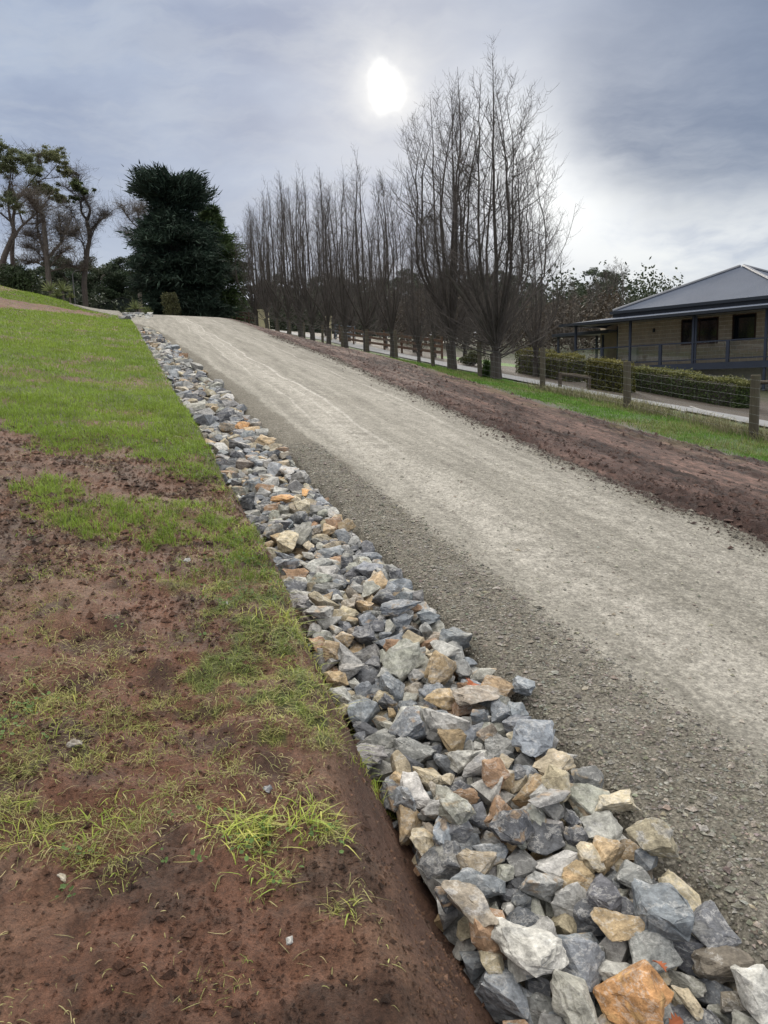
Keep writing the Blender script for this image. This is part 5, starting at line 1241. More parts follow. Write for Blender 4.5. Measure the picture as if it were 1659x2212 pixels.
# main hipped roof
e0, zE, W2 = 1.55, 2.80, 4.40
xl, xr, yb, yf = 1.15, 10.15, e0 + 2*W2, e0
ap = ((xl + W2), e0 + W2, zE + 1.93)
A_, B_, C_, D_ = (xl, yf, zE), (xr, yf, zE), (xr, yb, zE), (xl, yb, zE)
ap2 = (xl + W2 + .2, e0 + W2, zE + 1.93)
sheet('main_roof', [A_, B_, ap2, ap], M['roof'], house, ex); sheet('main_roof', [B_, C_, ap2], M['roof'], house, ey); sheet('main_roof', [C_, D_, ap, ap2], M['roof'], house, ex); sheet('main_roof', [D_, A_, ap], M['roof'], house, ey)
hb('main_gutter', M['gutter'], house, ((xl - .10, yf - .13, zE - .14), (xr + 4, yf - .005, zE + .0)), ((xl - .13, yf, zE - .14), (xl - .005, yb, zE)))
hb('fascia', M['gutter'], house, ((xl, yf + .002, zE - .30), (xr + 4, yf + .06, zE - .035)), ((xl + .002, yf + .06, zE - .30), (xl + .06, yb, zE - .035)))
hb('eave_lining', M['soffit'], house, ((xl + .06, yf + .06, zE - .30), (xr + 4, WY + .2, zE - .27)))
for a, b_ in ((A_, ap), (B_, ap2), (D_, ap), (C_, ap2)):
    mb = MB(); P = np.array([np.array(a) + [0, 0, .03], np.array(b_) + [0, 0, .03]]); mb.tube(P, .085, 8); mb.build('hip_capping', M['capping'], house)
# rest of the roof running on past the photo's edge
sheet('wing_roof', [(xr + .0, yf, zE + .0), (xr + 4, yf, zE), (xr + 4, yf + 3, zE + 1.2), (xr - .2, yf + 3.2, zE + .9)], M['roof'], house, ex)
mb = MB(); mb.tube(np.array([[8.9, 7.2, zE + .8], [8.9, 7.2, zE + 1.95]]), .06, 8); mb.tube(np.array([[8.9, 7.2, zE + 1.95], [8.9, 7.2, zE + 2.06]]), .14, 8); mb.build('flue', M['capping'], house)

# ------------------------------------------------------------------ big trees on the brow
def z5(x, y): return x*.168, 292 + y*.168                 # coordinates read off an enlarged crop
def z6(x, y): return 252 + .192*x, 358 + .192*y
def limb_tree(name, Y, conv, limbs, clumps, label, leafcol, mats=('bark_gum', 'twig'), leaf_n=230, leaf=.22, twigs=6, group=None, depth=1.6, twr=.011, twl=1.5):
    """tree drawn limb by limb (each limb its own depth and thickness), twigs grown off the limbs, leaf clumps"""
    pts = [[at(*conv(*p_), Y) for p_ in l[0]] for l in limbs]
    base = np.array(pts[0][0]); s_, u_ = SU(base[0], base[1]); gz_ = float(gz(s_, u_)); root = np.array([base[0], base[1], gz_])
    r = empty(name, root); tag(r, label, 'tree', group); tr = []; tw = []
    dep = {}
    for l, P in zip(limbs, pts):
        P = np.array(P) - root
        key0 = l[0][0]; d0 = dep.get(key0, 0.0); d1 = d0 + rng.uniform(-depth, depth)
        n = len(P); P[:, 1] += np.linspace(d0, d1, n)
        for k, q_ in enumerate(l[0]): dep[q_] = d0 + (d1 - d0)*k/(n - 1)
        t_ = np.linspace(0, 1, n); tt = np.linspace(0, 1, 4*n); Q = np.stack([np.interp(tt, t_, P[:, i]) for i in range(3)], 1)
        for _ in range(2): Q[1:-1] = (Q[:-2] + 2*Q[1:-1] + Q[2:])/4
        Q += np.r_[[[0, 0, 0]], np.cumsum(rng.normal(0, .02, (4*n - 1, 3)), 0)*.6]
        if l is limbs[0]: Q[0, 2] = min(Q[0, 2], -.3)
        tr.append((*tubes(Q[None], np.linspace(l[1], l[2], 4*n)[None]*.78, 8), None))
        for k in range(int(twigs*n*2)):
            i = int(rng.integers(int(.25*4*n), 4*n)); a = Q[i]; d = rng.normal(0, 1, 3); d[2] = abs(d[2])*.8; d /= np.linalg.norm(d); L = rng.uniform(.4, 1.0)*twl
            b_ = a + d*L*.5 + rng.normal(0, .1*L, 3); tw.append(np.stack([a, (a + b_)/2 + rng.normal(0, .05*L, 3), b_, b_ + (d + rng.normal(0, .5, 3) + [0, 0, .2])*L*.4]))
    P3 = np.array(tw); cr = [(*tubes(P3, np.full((len(P3), 1), twr)*np.array([[2.0, 1.4, 1.0, .5]]), 3), None)]
    par = np.repeat(np.arange(len(P3)), 4); t_ = rng.integers(1, 4, len(par)); a = P3[par, t_]; d = rng.normal(0, 1, (len(par), 3)); d[:, 2] += .4; d /= np.linalg.norm(d, axis=1, keepdims=True); L = rng.uniform(.15, .5, (len(par), 1))*twl
    P4 = np.stack([a, a + d*L*.5, a + d*L + rng.normal(0, .05, d.shape)], 1); cr.append((*tubes(P4, np.full((len(P4), 1), twr)*np.array([[.9, .7, .4]]), 3), None))
    v, q, t = merge(tr); mk('trunk', v, q, t, M[mats[0]], r, True); v, q, t = merge(cr); tws = mk('twigs', v, q, t, M[mats[1]], r)
    if clumps:
        cs, rs = [], []
        for x, y, rr in clumps:
            c_ = at(*conv(x, y), Y) - root; c_[1] += rng.uniform(-depth, depth); sc_ = (at(*conv(x + rr, y), Y) - at(*conv(x, y), Y))[0]
            for k in range(10): cs.append(c_ + rng.normal(0, .85, 3)*np.array([sc_, sc_*1.1, sc_*.62])); rs.append(np.array([.85, .9, .5])*sc_*rng.uniform(.5, 1.1))
        P, idx = clump_points(cs, rs, int(leaf_n*2.0)//10, .2, True); col_ = np.asarray(leafcol)*rng.uniform(.6, 1.45, (len(cs), 1))[idx]*rng.uniform(.75, 1.25, (len(P), 1))
        v, q, cc_ = leaf_tris(P, np.full(len(P), leaf), col_, asp=2.6, droop=.6); mk('crown', v, q, None, M['leaf'], r, attrs={'col': cc_})
    return r
GL = (0.115, 0.135, 0.065)
YT = 78.0
limb_tree('gum_tree', YT, z5, [([(-10, 1900), (20, 1560), (100, 1300), (130, 1230)], .42, .26), ([(130, 1230), (60, 1080), (30, 900), (20, 700), (60, 420)], .22, .07), ([(130, 1230), (200, 1100), (330, 960), (450, 780), (470, 690)], .17, .05), ([(30, 900), (-30, 700), (-40, 450)], .12, .05),
      ([(200, 1100), (180, 900), (130, 650), (200, 450)], .12, .04), ([(60, 1080), (-60, 950), (-120, 800)], .12, .05), ([(180, 900), (300, 700), (380, 480)], .08, .03), ([(200, 1100), (380, 1090), (430, 1050)], .09, .03)],
      [(100, 210, 90), (250, 290, 110), (40, 300, 110), (160, 400, 130), (320, 400, 100), (430, 450, 70), (-60, 350, 120), (150, 860, 90), (240, 950, 80), (80, 720, 70), (-30, 560, 90), (300, 330, 80)],
      'dark gum tree at the photo left edge with spreading limbs', GL, leaf_n=1500, leaf=.17, twigs=5, depth=2.2)
limb_tree('gum_tree', YT + 5, z5, [([(180, 1900), (180, 1530), (230, 1250), (240, 1050), (300, 880)], .34, .16), ([(300, 880), (440, 700), (560, 560), (600, 420), (590, 280)], .12, .03), ([(440, 700), (640, 600), (760, 440)], .08, .03), ([(560, 560), (500, 420), (480, 300)], .07, .03), ([(300, 880), (420, 760), (560, 700)], .08, .03),
      ([(240, 1050), (430, 1000), (650, 980), (880, 870)], .07, .02), ([(640, 600), (800, 560), (890, 520)], .05, .02)],
      [(480, 260, 70), (570, 225, 80), (670, 250, 80), (750, 310, 70), (830, 380, 60), (860, 470, 50), (910, 540, 40), (430, 690, 80), (520, 690, 80), (620, 710, 75), (700, 770, 65), (770, 825, 45), (880, 830, 40)],
      'gum tree with arching rounded crown, second from the left edge', (0.135, 0.145, 0.065), leaf_n=1300, leaf=.17, twigs=4, depth=2.0)
limb_tree('bare_branched_tree', YT - 3, z5, [([(640, 2000), (620, 1600), (620, 1300), (610, 1050), (500, 900), (440, 800)], .36, .18), ([(610, 1050), (560, 980), (540, 900)], .12, .05), ([(620, 1600), (540, 1400), (480, 1200), (470, 1000), (490, 930)], .2, .05), ([(620, 1600), (760, 1400), (780, 1250), (850, 1020)], .2, .04), ([(760, 1400), (740, 1150), (700, 1000)], .1, .03),
      ([(540, 1400), (400, 1300), (300, 1280)], .1, .03), ([(640, 1700), (460, 1640), (380, 1680)], .1, .03), ([(640, 1750), (860, 1650), (1000, 1700)], .12, .03), ([(780, 1250), (920, 1300), (1000, 1240)], .08, .03), ([(640, 1750), (560, 1600), (420, 1450), (300, 1440)], .1, .03), ([(640, 1700), (820, 1520), (930, 1480)], .1, .03)], [],
      'grey bare tree with stout bent trunk, behind the spiky plants', GL, ('bark_pale', 'twig_pale'), twigs=16, depth=2.5, twr=.012, twl=1.9)
limb_tree('lopped_tree', YT - 1, z5, [([(1080, 2000), (1080, 1700), (1090, 1450), (1110, 1300), (1050, 1050)], .36, .22), ([(1050, 1050), (1110, 920), (1060, 800), (1040, 740)], .2, .1), ([(1050, 1050), (960, 950), (960, 800), (1000, 760)], .17, .09), ([(1110, 1300), (1100, 1200), (1180, 1100), (1280, 1020), (1300, 980)], .17, .08), ([(1110, 1300), (1230, 1110), (1320, 1050)], .09, .03),
      ([(1080, 1700), (1070, 1360), (900, 1280), (760, 1230)], .12, .03), ([(960, 800), (860, 690), (800, 650)], .06, .02), ([(1040, 740), (1000, 580), (970, 450)], .06, .015), ([(1070, 1360), (1000, 1150), (930, 1000), (830, 900)], .07, .02), ([(1280, 1020), (1240, 950)], .05, .02)],
      [(1010, 670, 55), (1070, 690, 55), (1130, 760, 50), (1000, 850, 30)], 'lopped tree with twisted dark limbs and a small leafy top', (0.06, 0.078, 0.03), leaf_n=600, leaf=.24, twigs=10, depth=1.6, twr=.010, twl=1.7)
limb_tree('bare_branched_tree', YT + 6, z6, [([(250, 1500), (300, 1000), (320, 760), (290, 560)], .3, .08), ([(320, 760), (200, 640), (150, 520)], .1, .03), ([(320, 760), (380, 600), (370, 500)], .1, .03), ([(300, 1000), (150, 800), (60, 740)], .1, .03), ([(290, 560), (230, 500)], .06, .02)], [],
      'pale bare tree showing left of the dark conifer', GL, ('bark_pale', 'twig_pale'), twigs=16, depth=2.2, twr=.010, twl=1.9)
# dark cypress with flat wind-shaped top, and a greener one behind it
def conifer(name, Y, xt, rows, label, col, n_b, sway=1.0, seg=13, nee=11, base_y=None):
    """rows: (zy, left zx, right zx, weight) outline of the crown; boughs reach out to it all round"""
    rows = np.array(rows, float); m = (at(*z6(1, 0), Y) - at(*z6(0, 0), Y))[0]
    base = at(*z6(xt, rows[-1, 0]), Y); s_, u_ = SU(base[0], base[1]); root = np.array([base[0], base[1], float(gz(s_, u_)) - .1]); zt = at(*z6(xt, 0), Y)[2] - root[2]
    r = empty(name, root); tag(r, label, 'tree'); hz = lambda zy: zt - zy*m*1.0
    T = np.array([[0, 0, -.3], [.1, 0, hz(1200)], [-.1, 0, hz(800)], [.2, 0, hz(430)], [.1, 0, hz(rows[0, 0] + 40)]]); tr = [(*tubes(T[None], np.array([[.7, .55, .42, .26, .08]]), 9), None)]
    wt = rows[:, 3]/rows[:, 3].sum(); NP, ND, bo, TL = [], [], [], []
    zz = rng.choice(np.linspace(0, 1, 2000), n_b, p=(lambda w: w/w.sum())(np.interp(np.linspace(rows[0, 0], rows[-1, 0], 2000), rows[:, 0], rows[:, 3])))*(rows[-1, 0] - rows[0, 0]) + rows[0, 0]
    tiers = np.sort(rng.uniform(rows[0, 0], rows[-1, 0], 17)); sect = rng.uniform(.84, 1.08, (17, 9))
    for zy in zz:
        ti = int(np.argmin(abs(tiers - zy))); zy = .75*zy + .25*(tiers[ti] + rng.normal(0, 16))
        l, rr = np.interp(zy, rows[:, 0], rows[:, 1]), np.interp(zy, rows[:, 0], rows[:, 2]); az = rng.uniform(0, 6.28); cx, cy = math.cos(az), math.sin(az)
        Lr, Ll = (rr - xt)*m, (xt - l)*m; reach = (Lr if cx > 0 else Ll)*abs(cx) + .55*(Lr + Ll)*(1 - abs(cx)); reach = max(reach, .4)*rng.uniform(.55, 1.08)*sect[ti, int(az/6.2832*9) % 9]; z = hz(zy)
        up = rng.uniform(.05, .35) if zy < 450 else rng.uniform(-.28, .12); a = np.array([0, 0, max(z - up*reach*.8, .4)]); e_ = np.array([reach*cx, reach*cy, max(z, .25)]); mid = (a + e_)/2 + [0, 0, (-.08 if zy < 450 else .14)*reach]
        P = bez(a[None], mid[None], e_[None], seg)[0]; bo.append(P); n0 = int(seg*.38)
        for i in range(n0, seg):
            d = P[i] - P[i-1]; d /= np.linalg.norm(d) + 1e-9; k = nee; w = .22 + .30*reach*.16
            c_ = P[i] + rng.normal(0, 1, (k, 3))*np.array([w, w, w*.5]); dd = d*.9 + rng.normal(0, .45, (k, 3)) + [0, 0, .28]; NP.append(c_); ND.append(dd); TL.append(np.full(k, 1.0 + .3*max(0, (i - seg + 4)/3.0)))
    bo = np.array(bo); tr.append((*tubes(bo, np.full((len(bo), 1), .06)*np.linspace(1, .2, seg)[None], 4), None)); v, q, t = merge(tr); mk('trunk', v, q, t, M['bark_gum'], r, True)
    P, Dn = np.vstack(NP), np.vstack(ND); P[:, 2] = np.maximum(P[:, 2], .05); Dn /= np.linalg.norm(Dn, axis=1, keepdims=True); n = len(P)
    w = np.cross(Dn, rng.normal(0, 1, (n, 3))); w /= np.linalg.norm(w, axis=1, keepdims=True); L = rng.uniform(.25, .62, (n, 1)); W = L*.12; L = L*np.concatenate(TL)[:, None]
    V = np.stack([P - w*W, P + w*W, P + Dn*L*.6 + w*W*.6, P + Dn*L], 1).reshape(-1, 3); q = np.arange(n*4).reshape(n, 4)
    bc = np.repeat(rng.uniform(.55, 1.5, len(NP)), nee)[:, None]; col_ = np.asarray(col)*bc*rng.uniform(.75, 1.25, (n, 1))
    mk('crown', V, q, None, M['needle'], r, attrs={'col': np.repeat(col_, 4, axis=0)}); return r
rng = np.random.default_rng(78)
conifer('cypress_tree', 72, 720, [(75, 560, 880, 1.6), (110, 330, 1010, 2.2), (180, 275, 1090, 2.4), (260, 300, 1160, 2.4), (340, 350, 1140, 2.0), (400, 430, 1100, 1.3), (450, 470, 1050, 1.0), (520, 430, 1000, 1.0), (560, 390, 990, 1.2), (600, 340, 1060, 1.6), (700, 300, 1150, 1.8), (800, 170, 1230, 2.0), (950, 170, 1300, 2.2), (1150, 230, 1300, 2.2), (1350, 240, 1260, 2.2), (1550, 420, 1250, 2.2), (1750, 560, 1240, 2.0)],
        'big dark cypress with flat windswept top beyond the brow', (0.026, 0.044, 0.030), 520, nee=20)
conifer('green_conifer', 80, 1150, [(420, 1080, 1160, 1), (600, 980, 1260, 1.4), (800, 950, 1400, 1.8), (1000, 950, 1480, 2), (1200, 960, 1540, 2), (1500, 980, 1480, 2), (1750, 1000, 1420, 1.5)],
        'greener cone-shaped conifer behind the dark cypress', (0.055, 0.085, 0.030), 240, nee=16)
# gum trees further off: two prototypes copied
def gum(seed, H):
    g_ = np.random.default_rng(seed); n = 10; tz = np.linspace(-.3, H*.72, n); T = np.c_[np.cumsum(g_.normal(0, .12, n)), np.cumsum(g_.normal(0, .12, n)), tz]; T[0, :2] = T[1, :2] = 0
    tr = [(*tubes(T[None], np.linspace(.30, .10, n)[None], 7), None)]; ends = []
    for k in range(17):
        i = int(g_.integers(3, n)); az = g_.uniform(0, 6.28); L = H*g_.uniform(.14, .30); a = T[i]; e_ = a + [L*math.cos(az), L*math.sin(az), L*g_.uniform(.5, 1.3)]; e_[2] = min(e_[2], H*.97); mid = (a + e_)/2 + [0, 0, -.1*L]
        tr.append((*tubes(bez(a[None], mid[None], e_[None], 7), np.linspace(.12, .03, 7)[None], 5), None)); ends += [e_, (a + 2*e_)/3 + g_.normal(0, .5, 3)]
    cs, rs = [], []
    for e_ in ends:
        for j in range(5): cs.append(e_ + g_.normal(0, .036*H, 3)*[1, 1, .7]); rs.append(np.array([1, 1, .6])*H*g_.uniform(.04, .075))
    P, idx = clump_points(cs, rs, 120, .0); return merge(tr), P, g_.uniform(.6, 1.45, (len(cs), 1))[idx]
FG = 'gum trees on the far slope'
gp_ = []
for sd, col_ in ((3, (0.048, 0.066, 0.034)), (4, (0.040, 0.060, 0.032)), (8, (0.052, 0.064, 0.036))):
    trk, P, sh_ = gum(sd, 16.0); r = empty('gum_tree', (0, 0, 0)); tag(r, 'x', 'tree', FG); mk('trunk', *trk, M['bark_gum'], r, True)
    v, q, cc_ = leaf_tris(P, np.full(len(P), .30), np.asarray(col_)*sh_*rng.uniform(.75, 1.25, (len(P), 1)), asp=2.0, droop=.4); mk('crown', v, q, None, M['leaf'], r, attrs={'col': cc_}); gp_.append(remember(r))
far = [(1300, 578, 170, 'tall open gum tree standing above the far forest beside the house roof'), (1395, 628, 175, 0), (1352, 640, 165, 0), (1260, 632, 160, 0), (1228, 655, 150, 0), (1185, 640, 150, 0), (1140, 612, 140, 0), (1095, 590, 140, 0), (1050, 578, 135, 0), (1000, 585, 135, 0), (950, 575, 130, 0), (900, 590, 130, 0), (850, 582, 128, 0), (800, 595, 128, 0), (750, 588, 125, 0), (700, 598, 125, 0), (650, 592, 120, 0), (610, 600, 118, 0), (565, 590, 118, 0),
       (290, 552, 105, 0), (262, 560, 112, 0), (238, 548, 108, 0), (210, 545, 104, 0), (168, 538, 108, 0), (140, 556, 112, 0), (60, 552, 110, 0), (20, 545, 108, 0), (100, 560, 114, 0), (-20, 560, 112, 0), (1425, 640, 190, 0)]
ord_r = sorted([f for f in far if f[0] > 500 and not f[3]], key=lambda f: f[0]); ord_l = sorted([f for f in far if f[0] < 500], key=lambda f: f[0])
words = ['first', 'second', 'third', 'fourth', 'fifth', 'sixth', 'seventh', 'eighth', 'ninth', 'tenth', 'eleventh', 'twelfth', 'thirteenth', 'fourteenth', 'fifteenth', 'sixteenth', 'seventeenth', 'eighteenth', 'nineteenth', 'twentieth', 'twenty-first']
used = [False]*3
for k, f in enumerate(far):
    x, yt, Y, lab = f; r = ray(x, yt); s_, u_ = SU(r[0]*Y, Y); p_ = gpos(min(s_, 400), u_); p_[0], p_[1] = r[0]*Y, Y; h = r[2]*Y + EYE - p_[2]
    lab = lab or (f'far gum tree behind the avenue, {words[ord_r.index(f)]} from the left' if x > 500 else f'gum tree on the brow left of the cypress, {words[ord_l.index(f)]} from the left')
    i = k % 3; sc3 = (h/16*1.05,)*2 + (h/16,)
    if not used[i]: o = gp_[i]; o.location = tuple(p_); o.scale = sc3; o['label'] = lab; used[i] = True
    else: dup(gp_[i], p_, k*2.2, sc3, lab)
# undergrowth that closes the view below the far trees
def undergrowth(name, segs, n, label, col, leaf=.5):
    P, C_ = [], []
    for (xa, xb, Ya, Yb, h) in segs:
        x = rng.uniform(xa, xb, n); Y = rng.uniform(Ya, Yb, n); X = (x - 829.5)/F*Y; s_, u_ = SU(X, Y)
        g0 = gz(np.clip(s_, -10, 400), np.clip(u_, -120, 160)); lump = fbm(x/26., Y/5., 3, 191); hh = h*(.35 + 1.0*lump); P.append(np.c_[X, Y, g0 + hh*rng.random(n)**.8]); C_.append(np.asarray(col)*(.6 + .9*fbm(x/14., Y/3., 2, 193))[:, None]*rng.uniform(.7, 1.3, (n, 1)))
    P = np.vstack(P); C_ = np.vstack(C_); v, q, cc_ = leaf_tris(P, np.full(len(P), leaf), C_, asp=1.6); return tag(mk(name, v, q, None, M['leaf'], attrs={'col': cc_}), label, 'undergrowth', kind='stuff')
undergrowth('forest_undergrowth', [(480, 900, 92, 112, 6.0), (880, 1460, 100, 135, 9.0), (1040, 1470, 135, 165, 13.0)], 14000, 'dark green undergrowth filling the far slope behind the bare trees', (0.036, 0.048, 0.026))
undergrowth('brow_undergrowth', [(-60, 330, 86, 98, 4.2)], 12000, 'dark grey-green undergrowth on the brow behind the big trees', (0.036, 0.048, 0.028), .4)
undergrowth('thicket', [(860, 1340, 62, 78, 4.5)], 12000, 'brown leafless thicket behind the avenue and the veranda', (0.070, 0.056, 0.042), .32)
# shrubs on the brow
def on_brow(px_, py_, Y):
    r = ray(px_, py_); X = r[0]*Y; s_, u_ = SU(X, Y); return gpos(s_, u_)
bush('dark_shrub', on_brow(30, 620, 70), 3.0, 2.0, 3.2, 5200, .22, (0.035, 0.055, 0.022), 'dense dark green shrub at the left photo edge below the gum')
bush('dark_shrub', on_brow(85, 640, 72), 1.8, 1.5, 1.5, 1800, .2, (0.045, 0.058, 0.03), 'low grey-green shrub left of the spiky plants')
bush('olive_shrub', on_brow(372, 690, 64), 1.05, 1.0, 2.3, 2600, .15, (0.085, 0.088, 0.038), 'loose olive-green shrub in front of the dark cypress')
def spiky(px_, py_, Y, heads, label):
    root = on_brow(px_, py_, Y); r = empty('spiky_plant', root); tag(r, label, 'plant', 'spiky plants on the brow')
    for (dx, h, L) in heads:
        n = 70; az = rng.uniform(0, 6.28, n); el = rng.uniform(.1, 1.45, n); d = np.c_[np.cos(az)*np.cos(el), np.sin(az)*np.cos(el), np.sin(el)]; c_ = np.array([dx, rng.uniform(-.2, .2), h]); l = L*rng.uniform(.7, 1.1, (n, 1)); w = np.cross(d, rng.normal(0, 1, (n, 3))); w /= np.linalg.norm(w, axis=1, keepdims=True)
        V = np.stack([c_ - w*.03, c_ + w*.03, c_ + d*l*.55 + w*.035, c_ + d*l + [0, 0, 0] - np.array([0, 0, 1])*(l*.12*np.cos(el)[:, None])], 1).reshape(-1, 3)
        cc_ = np.array([0.17, 0.20, 0.085])*rng.uniform(.6, 1.4, (n, 1)); mk('leaf_head', V, np.arange(n*4).reshape(n, 4), None, M['leaf'], r, attrs={'col': np.repeat(cc_, 4, axis=0)})
    mb = MB(); 
    for dx, h, L in heads: mb.tube(np.array([[dx, 0, -.2], [dx, 0, h]]), .06, 6)
    mb.build('stem', M['bark_gum'], r)
spiky(125, 645, 62, [(-.55, .8, .95), (.45, .75, .95), (0, .35, .8), (.95, .25, .5)], 'large spiky rosette plant on the brow beside the lawn')
spiky(297, 672, 66, [(-.1, .7, .95), (.75, .35, .7), (-.9, .2, .55)], 'pale spiky rosette plant beside the far end of the gravel road')
# shed beyond the brow
sp = on_brow(265, 660, 88); shed = empty('garden_shed', sp, .15); tag(shed, 'dark green shed with low gabled roof beyond the brow', 'shed')
top_z = at(265, 642, 88)[2] - sp[2]; w_, ez = 3.4, top_z - 1.05
hb('wall', M['shed'], shed, ((-w_, 0, -.5), (w_, 5, ez)))
mb = MB(); mb.add([(-w_, -.002, ez), (w_, -.002, ez), (0, -.002, top_z - .06), (-w_, .15, ez), (w_, .15, ez), (0, .15, top_z - .06)], [[0, 1, 4, 3]], [[0, 2, 1], [3, 4, 5]]); mb.build('gable', M['shed'], shed)
for sg in (-1, 1):
    sheet('roof', [(sg*(w_ + .2), -.2, ez - .06), (0, -.2, top_z), (0, 5.2, top_z), (sg*(w_ + .2), 5.2, ez - .06)], M['shed_roof'], shed, (0, 1, 0))
lamp = on_brow(163, 660, 80); po = empty('light_pole', lamp); tag(po, 'thin grey light pole among the far trees on the brow', 'pole'); mb = MB(); mb.tube(np.array([[0, 0, -.3], [0, 0, 4.4]]), .05, 6); mb.build('pole', M['concrete'], po); mb = MB(); mb.tube(np.array([[0, 0, 4.4], [.35, 0, 4.75], [.8, 0, 4.8]]), .04, 6); mb.build('arm', M['concrete'], po)
# timber gate and pillars at the top, rail fence along the far side of the drive
def rail_fence(name, pts, hgt, rails, label, spacing=2.4):
    P = np.array(pts); r = empty(name, P[0]); tag(r, label, 'fence'); L = np.linalg.norm(P[-1] - P[0]); n = max(2, int(L/spacing) + 1)
    Q = [P[0] + (P[-1] - P[0])*i/(n - 1) for i in range(n)]
    for q_ in Q:
        s_, u_ = SU(q_[0], q_[1]); q_[2] = float(gz(s_, u_))
    for q_ in Q: mb = MB(); a = q_ - P[0]; mb.box(a + [-.06, -.06, -.2], a + [.06, .06, hgt + .08]); mb.build('post', M['rail'], r)
    for a, b_ in zip(Q[:-1], Q[1:]):
        for h in rails:
            a1, b1_ = a - P[0] + [0, 0, h], b_ - P[0] + [0, 0, h]; d = b1_ - a1; nn = np.array([-d[1], d[0], 0]); nn = nn/np.linalg.norm(nn)*.02; up = np.array([0, 0, .075]); of = nn*4.1
            c8 = [x + sg*nn + of + z*up for x in (a1, b1_) for sg in (-1, 1) for z in (-1, 1)]; mb = MB(); mb.add(np.array(c8), [[0, 1, 3, 2], [4, 6, 7, 5], [0, 4, 5, 1], [2, 3, 7, 6], [0, 2, 6, 4], [1, 5, 7, 3]]); mb.build('rail', M['rail'], r)
ra = hit(955, 775, 6, 90, umin=14.5); rb_ = hit(735, 745, 6, 90, umin=14.5)
rail_fence('timber_rail_fence', [gpos(*ra), gpos(rb_[0], rb_[1])], 1.15, (.35, .68, 1.0), 'brown timber rail fence beyond the concrete drive, behind the avenue')
g0 = gpos(76.5, 9.9); g1 = gpos(72.0, 11.6); rail_fence('timber_rail_gate', [g0, g1], 1.3, (.3, .65, 1.0, 1.25), 'short brown timber rail panel at the top of the fence', 2.0)
def pillar(p_, w_, h, label):
    r = empty('gate_pillar', p_); tag(r, label, 'pillar', 'cream gate pillars'); hb('shaft', M['render'], r, ((-w_, -w_, -.2), (w_, w_, h - .12))); hb('cap', M['render'], r, ((-w_ - .05, -w_ - .05, h - .118), (w_ + .05, w_ + .05, h)))
pillar(gpos(69.0, 11.3), .42, 1.75, 'wide cream pillar at the top of the fence beside the timber panel'); s, u = hit(712, 742, 6, 90, umin=14.6); pillar(gpos(s, u), .20, 1.8, 'slim cream pillar among the trunks beyond the drive')
ga = gpos(60, 15.4); gb = gpos(55, 15.6); r = empty('farm_gate', ga); tag(r, 'blue-grey tubular farm gate across the concrete drive', 'gate'); d = gb - ga
for h in (.25, .5, .75, 1.0, 1.2): mb = MB(); mb.tube(np.array([[0, 0, h], d + [0, 0, h]]), .028, 6); mb.build('bar', M['bluegate'], r)
for f_ in (0, .5, 1): mb = MB(); mb.tube(np.array([d*f_ + [0, 0, .05], d*f_ + [0, 0, 1.22]]), .03, 6); mb.build('upright', M['bluegate'], r)
# small rock outfall where the drain leaves the brow
parts, cols = [], []
for k in range(60):
    px_, py_ = rng.uniform(268, 325), rng.uniform(677, 690); s_, u_ = hit(px_, py_, 20, 100); sz = rng.uniform(.10, .22); rk = dict(shape=k, flip=(1, 1), a=sz, b=sz*.8, h=sz*.6, tilt=(0, 0), yaw=k); v, f = rock_arrays(rk, LO); x, y = XY(s_, u_); zz_ = max(float(gz(s_, u_)), float(plane(s_, u_)) + EYE)
    parts.append((v + [x, y, zz_ + sz*.3], None, f)); cols.append(np.tile(np.array(PAL[k % 5][1])*rng.uniform(.8, 1.2), (len(v), 1)))
v, q, t = merge(parts); c_ = np.vstack(cols); tag(mk('outfall_rocks', v, None, t, M['rock'], attrs={'col': c_, 'stain': c_*.8}), 'small heap of rocks at the far bend of the gravel road', 'rocks', kind='stuff')
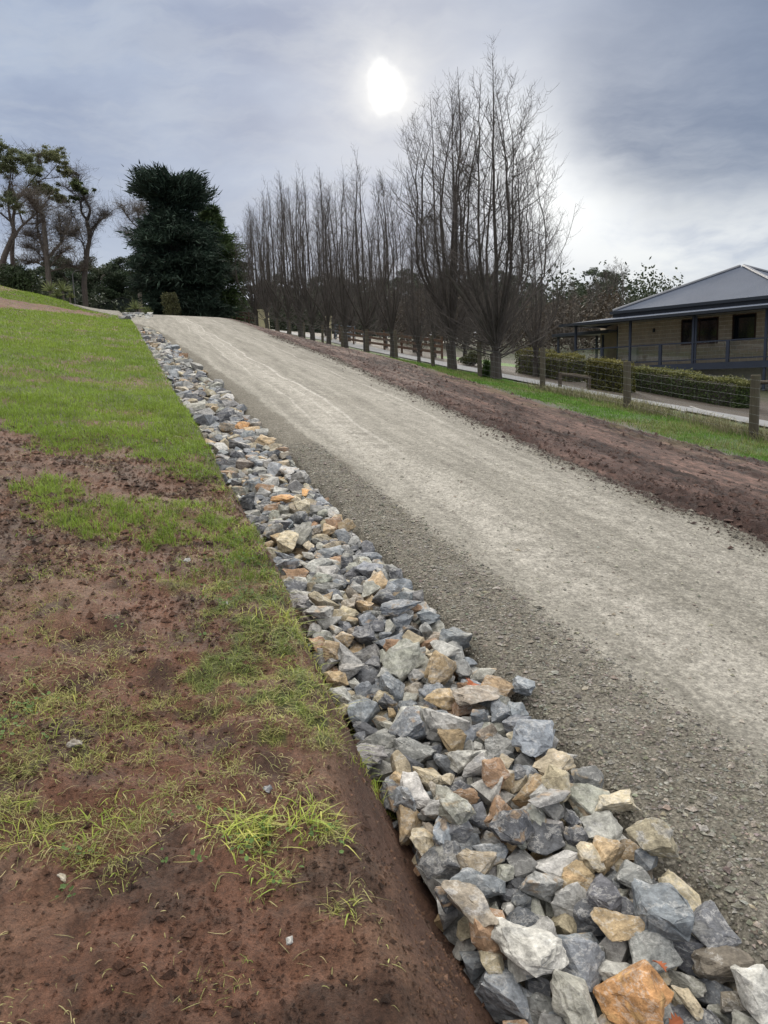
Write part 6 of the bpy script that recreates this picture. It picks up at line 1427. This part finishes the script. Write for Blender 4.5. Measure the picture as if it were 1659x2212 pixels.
# fallen leaves on the rocks
def oak_leaf(px_, py_, L, rz, label):
    fn = lambda s, u: plane(s, u) + .02
    s_, u_ = hit(px_, py_, .9, 30, fn); i, j = int((s_ - gs0)/DS), int((u_ - gu0)/DU); zz_ = HM[max(i-1, 0):i+2, max(j-1, 0):j+2].max(); x, y = XY(s_, u_)
    prof = [(0, .02), (.15, .10), (.22, .28), (.32, .12), (.45, .42), (.55, .16), (.68, .34), (.78, .12), (.9, .16), (1.0, 0)]
    v, q = [], []
    for t_, w in prof: zc = .12*math.sin(t_*3); v += [((t_ - .5)*L, -w*L, (zc + w*.35)*L), ((t_ - .5)*L, 0, zc*L), ((t_ - .5)*L, w*L, (zc + w*.35)*L)]
    for i in range(len(prof) - 1): b_ = 3*i; q += [[b_, b_ + 3, b_ + 4, b_ + 1], [b_ + 1, b_ + 4, b_ + 5, b_ + 2]]
    n = len(v); o = mk('fallen_leaf', v, q, None, M['dry_leaf'], attrs={'col': np.tile([.36, .115, .05], (n, 1))}); o.location = (x, y, zz_ + .02); o.rotation_euler = (.45, .1, rz)
    so = o.modifiers.new('thickness', 'SOLIDIFY'); so.thickness = .0012
    tag(o, label, 'leaf', 'fallen oak leaves on the rocks')
oak_leaf(1018, 1468, .11, 1.2, 'reddish oak leaf on rocks at the gravel edge above the brown slab'); oak_leaf(1424, 2098, .055, 2.0, 'red-brown oak leaf lying right of the big orange slab'); oak_leaf(1460, 2160, .06, .5, 'small rusty leaf between grey rocks at the bottom edge')
# bird's nest in the second giant
np_ = at(930, 470, b2[1]); nb_ = empty('bird_nest', np_); tag(nb_, 'dark twiggy nest lodged in the second tallest bare tree', 'nest'); k = 90; a = rng.normal(0, .10, (k, 3)); d = rng.normal(0, 1, (k, 3)); d /= np.linalg.norm(d, axis=1, keepdims=True); Pn = np.stack([a - d*.12, a + rng.normal(0, .02, (k, 3)), a + d*.12], 1); v, q = tubes(Pn, np.full((k, 3), .006), 3); mk('twigs', v, q, None, M['twig'], nb_)
